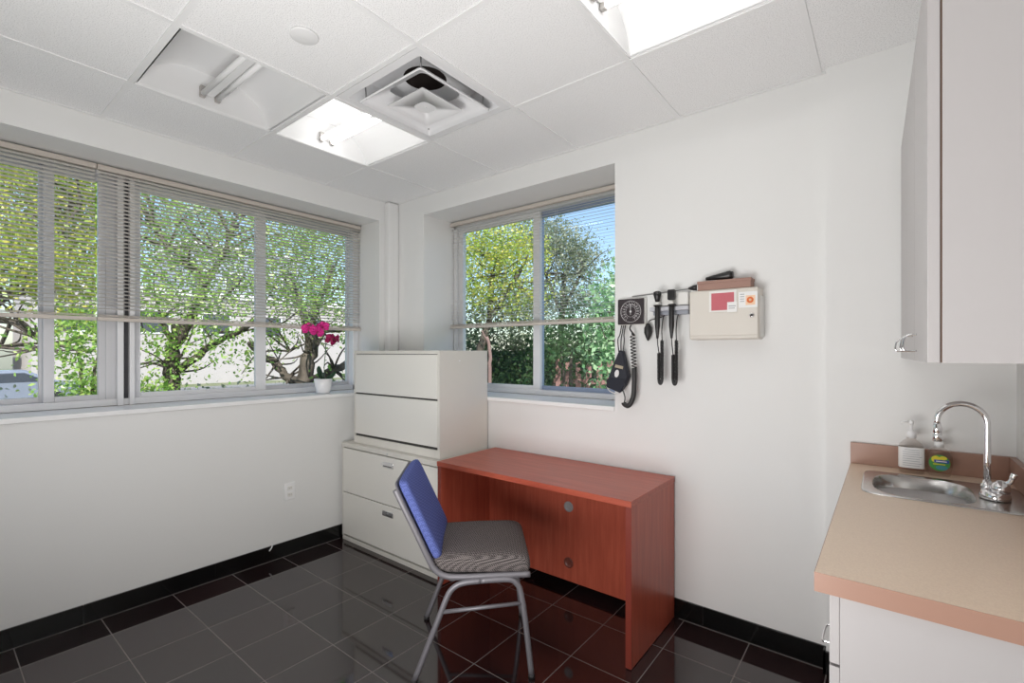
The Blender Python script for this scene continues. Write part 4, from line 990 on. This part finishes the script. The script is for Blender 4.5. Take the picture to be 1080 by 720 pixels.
house('apartment_building', 'brown brick building seen through the leftmost panes', -38, -22, 1.5, 4.2, pbsdf('brown_brick', (.33, .25, .21, 1), .9), (1.0,), DG, cols=7)
# parked car
cr = thing('parked_car', 'blue-grey parked car seen low in the leftmost pane', 'car', (-26.5, 2.0, GZ + .02))
CP = pbsdf('blue_grey_car_paint', (.26, .29, .36, 1), .25, .2)
prof = [(-2.2, .35), (-2.25, .7), (-2.1, .88), (-1.35, .98), (-.75, 1.42), (.65, 1.45), (1.45, 1.02), (2.1, .92), (2.25, .62), (2.2, .35)]
m = MB(); R = []
for dx_, k in ((-.86, .93), (-.80, 1.0), (.80, 1.0), (.86, .93)):
    R.append([(-26.5 + dx_ * (1 if z_ < 1.1 else .82), 2.0 + y_ * k, GZ + .02 + (z_ - .7) * k + .7) for y_, z_ in prof])
m.rings(R); m.build('car_body', CP, cr)
m = MB()
for s in (-1, 1):
    X = -26.5 + s * .87
    poly = [(2.0 - 1.20, GZ + 1.02), (2.0 - .70, GZ + 1.36), (2.0 + .60, GZ + 1.38), (2.0 + 1.25, GZ + 1.04)]
    m.rings([[(X - s * .14, p[0], p[1]) for p in poly], [(X - s * .01, p[0], p[1] - .02) for p in poly]], smooth=False)
m.build('side_window', DG, cr)
for yy_ in (-1.4, 1.4):
    for s in (-1, 1):
        m = MB(); X = -26.5 + s * .78
        m.rings([[(X + dx_, 2.0 + yy_ + r * math.cos(2 * PI * k / 20), GZ + .34 + r * math.sin(2 * PI * k / 20)) for k in range(20)] for dx_, r in ((-.1, .28), (-.1, .32), (.1, .32), (.1, .2))]); m.build('wheel', BLACKR, cr)

# behind the back window
g0 = at(500, 400, 9.0); g0.z = GZ
t4 = thing('garden_tree', 'yellow-green tree in the left half of the window above the desk', 'tree', g0, TG)
limbs(t4, [([g0, at(505, 380, 9), at(515, 340, 9), at(520, 290, 9)], .10, .04), ([at(515, 340, 9), at(540, 300, 9), at(556, 270, 9)], .05, .02)] + twigs([at(520, 290, 9), at(540, 300, 9), at(510, 270, 9)], 24, .9, 8), BARK)
foliage('foliage', [q(515, 262, 9, 1.2, 1.2, .7, 3400), q(500, 300, 9, .9, .9, .7, 2200), q(542, 272, 9.2, .7, .8, .6, 1700), q(535, 312, 9, .8, .8, .35, 1700), q(480, 270, 9, 1.2, 1.2, 1.0, 2000)], .06, L_YEL, t4, 11, 1.0)
foliage_g = [q(520, 335, 9.4, 1.1, .9, .45, 1500), q(552, 325, 9.6, .6, .8, .6, 900), q(550, 250, 9.6, .7, .8, .45, 700)]
foliage('foliage_inner', foliage_g, .07, L_GREY, t4, 12, 1.0)
g0 = at(592, 400, 12); g0.z = GZ
t5 = thing('garden_tree', 'grey-green rounded tree in the right half of the window above the desk', 'tree', g0, TG)
limbs(t5, [([g0, at(590, 380, 12), at(592, 340, 12), at(596, 290, 12)], .14, .05), ([at(592, 330, 12), at(612, 290, 12), at(620, 265, 12)], .05, .02), ([at(592, 330, 12), at(576, 290, 12), at(572, 260, 12)], .05, .02)] + twigs([at(596, 290, 12), at(612, 290, 12), at(576, 290, 12)], 30, 1.1, 9), BARK)
foliage('foliage', [q(580, 262, 12, .75, 1.0, .6, 2600), q(605, 270, 12, .75, 1.0, .55, 2600), q(592, 250, 12, .6, .8, .4, 1300), q(570, 245, 12, .6, .8, .5, 1300), q(620, 275, 12, .4, .7, .35, 800), q(595, 310, 12, 1.2, 1.0, .75, 3800), q(620, 325, 12, .7, .8, .6, 1500), q(570, 320, 12, .7, .9, .7, 1500)], .07, L_GREY, t5, 13, .85)
g0 = at(652, 420, 7.5); g0.z = GZ
t6 = thing('broadleaf_shrub', 'light green broad-leaved shrub at the right edge of the window above the desk', 'shrub', g0)
limbs(t6, [([g0, at(652, 380, 7.5), at(645, 340, 7.5), at(640, 315, 7.5)], .05, .02), ([at(652, 380, 7.5), at(660, 330, 7.5), at(662, 290, 7.5)], .04, .015)] + twigs([at(645, 340, 7.5), at(652, 360, 7.5)], 14, .5, 10), BARK, 'stem')
foliage('foliage', [q(648, 340, 7.4, .30, .4, .5, 1300), q(655, 310, 7.5, .34, .5, .4, 1300), q(640, 362, 7.3, .24, .3, .22, 700), q(650, 382, 7.3, .26, .3, .22, 600), q(672, 340, 7.5, .5, .5, .9, 1500), q(641, 305, 7.5, .16, .3, .2, 300), q(645, 405, 7.2, .2, .2, .15, 200)], .085, L_LITE, t6, 14, .5)
# dark understory bushes
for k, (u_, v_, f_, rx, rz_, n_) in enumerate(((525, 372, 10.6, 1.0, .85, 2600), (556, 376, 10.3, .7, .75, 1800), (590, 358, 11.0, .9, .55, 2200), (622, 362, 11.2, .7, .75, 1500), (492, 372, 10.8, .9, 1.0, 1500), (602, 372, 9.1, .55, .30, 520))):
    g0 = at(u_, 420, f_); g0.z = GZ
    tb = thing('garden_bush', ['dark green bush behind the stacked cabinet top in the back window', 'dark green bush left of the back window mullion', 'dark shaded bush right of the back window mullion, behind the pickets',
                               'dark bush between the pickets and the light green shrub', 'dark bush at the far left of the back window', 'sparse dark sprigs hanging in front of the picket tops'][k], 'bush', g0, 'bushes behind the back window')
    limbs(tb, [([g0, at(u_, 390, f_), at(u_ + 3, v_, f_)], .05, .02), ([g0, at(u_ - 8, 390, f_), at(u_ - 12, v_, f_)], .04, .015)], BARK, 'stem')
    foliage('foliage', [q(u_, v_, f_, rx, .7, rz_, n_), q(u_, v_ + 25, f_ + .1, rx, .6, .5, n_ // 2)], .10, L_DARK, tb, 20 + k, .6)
# fence of reddish pickets
fa, fb = at(584, 400, 10.0), at(680, 400, 9.2)
fn = thing('garden_fence', 'reddish brown picket fence behind the bushes outside the back window', 'fence', (*((fa + fb) / 2).xy, GZ))
dirv = Vector((fb.x - fa.x, fb.y - fa.y, 0)); LL = dirv.length; dirv.normalize(); nv = Vector((-dirv.y, dirv.x, 0)); n = int(LL / .22)
FR = pbsdf('reddish_fence_wood', (.36, .20, .19, 1), .85)
for k in range(n):
    p = Vector((fa.x, fa.y, 0)) + dirv * (k * .22 + .1)
    m = MB(); c_ = Vector((p.x, p.y, GZ)); h_ = rnd.uniform(1.93, 2.02)
    ring = [c_ + dirv * a_ + Vector((0, 0, b_)) for a_, b_ in ((-.055, 0), (.055, 0), (.055, h_ - .02), (.035, h_), (-.035, h_), (-.055, h_ - .02))]
    m.rings([[tuple(r + nv * s_) for r in ring] for s_ in (-.012, .012)], smooth=False); m.build('picket', FR, fn)
for zz in (.35, 1.55):
    m = MB(); c_ = (fa + fb) / 2; m.obox((c_.x + nv.x * .035, c_.y + nv.y * .035, GZ + zz), dirv, nv, Vector((0, 0, 1)), LL / 2, .02, .045); m.build('rail', FR, fn)
# tall dark hedge far behind, closing off the horizon
fa, fb = at(440, 400, 17), at(720, 400, 14)
c_ = (fa + fb) / 2; dirv = Vector((fb.x - fa.x, fb.y - fa.y, 0)); LL = dirv.length; dirv.normalize(); nv = Vector((-dirv.y, dirv.x, 0))
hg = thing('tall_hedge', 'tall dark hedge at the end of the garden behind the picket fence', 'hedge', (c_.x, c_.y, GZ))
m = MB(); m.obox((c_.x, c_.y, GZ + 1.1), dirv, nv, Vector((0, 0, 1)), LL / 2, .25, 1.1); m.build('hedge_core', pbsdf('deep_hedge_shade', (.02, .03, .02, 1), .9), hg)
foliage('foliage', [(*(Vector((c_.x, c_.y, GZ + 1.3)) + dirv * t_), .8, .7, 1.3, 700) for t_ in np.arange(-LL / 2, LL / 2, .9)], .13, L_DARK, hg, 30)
# pinkish trunk by the cabinet edge
g0 = at(517, 420, 8.2); g0.z = GZ
pk = thing('bare_trunk', 'thin pinkish bare trunk next to the stacked cabinet in the back window', 'tree', g0)
limbs(pk, [([g0, at(516, 400, 8.2), at(517, 375, 8.2), at(514, 355, 8.2)], .038, .028), ([at(515, 362, 8.2), at(508, 348, 8.2)], .014, .01)], BARKR)

# ------------------------------------------------------------------ building volume above (casts the building's own shade)
m = MB(); m.box(XO, 6.0, -6.0, YO, ZT + .1, 4.6); struct(m.build('trim_4', pbsdf('outer_wall', (.5, .45, .42, 1), .9)))

# ------------------------------------------------------------------ light
w = bpy.data.worlds.new('world'); sc.world = w; w.use_nodes = True
nt = w.node_tree; bg = nt.nodes['Background']; sky = nt.nodes.new('ShaderNodeTexSky'); sky.sky_type = 'NISHITA'
SUN_EL = math.radians(48); SUN_AZ = math.radians(142)   # travel direction handled below
sky.sun_disc = False; sky.sun_elevation = SUN_EL; sky.air_density = 1.0; sky.dust_density = 1.2; sky.ozone_density = 1.5
sky.sun_rotation = math.radians(130)
nt.links.new(sky.outputs[0], bg.inputs[0]); bg.inputs[1].default_value = .26
sd = bpy.data.lights.new('sun', 'SUN'); sd.energy = 6.0; sd.angle = math.radians(.6); sd.color = (1, .95, .87)
so = bpy.data.objects.new('sun', sd); COL.objects.link(so)
trav = Vector((-.62, .50, -.72)).normalized(); so.rotation_euler = trav.to_track_quat('-Z', 'Y').to_euler()
# added fill light, unseen behind the camera, aimed up to brighten the ceiling
fd = bpy.data.lights.new('added_ceiling_fill', 'AREA'); fd.energy = 51; fd.size = 1.2; fd.color = (1, .985, .97)
fo = bpy.data.objects.new('added_ceiling_fill', fd); COL.objects.link(fo); fo.location = (-.85, -.2, .80)
fo.rotation_euler = Vector((-.22, .95, 1)).normalized().to_track_quat('-Z', 'Y').to_euler()

sc.view_settings.view_transform = 'Standard'; sc.view_settings.look = 'None'; sc.view_settings.gamma = 1
sc.view_settings.use_curve_mapping = False; sc.view_settings.exposure = 0.0
cy_ = sc.cycles
cy_.use_denoising = True; cy_.max_bounces = 10; cy_.diffuse_bounces = 6; cy_.glossy_bounces = 5; cy_.transmission_bounces = 8; cy_.transparent_max_bounces = 16
cy_.sample_clamp_indirect = 8; cy_.caustics_reflective = False; cy_.caustics_refractive = False
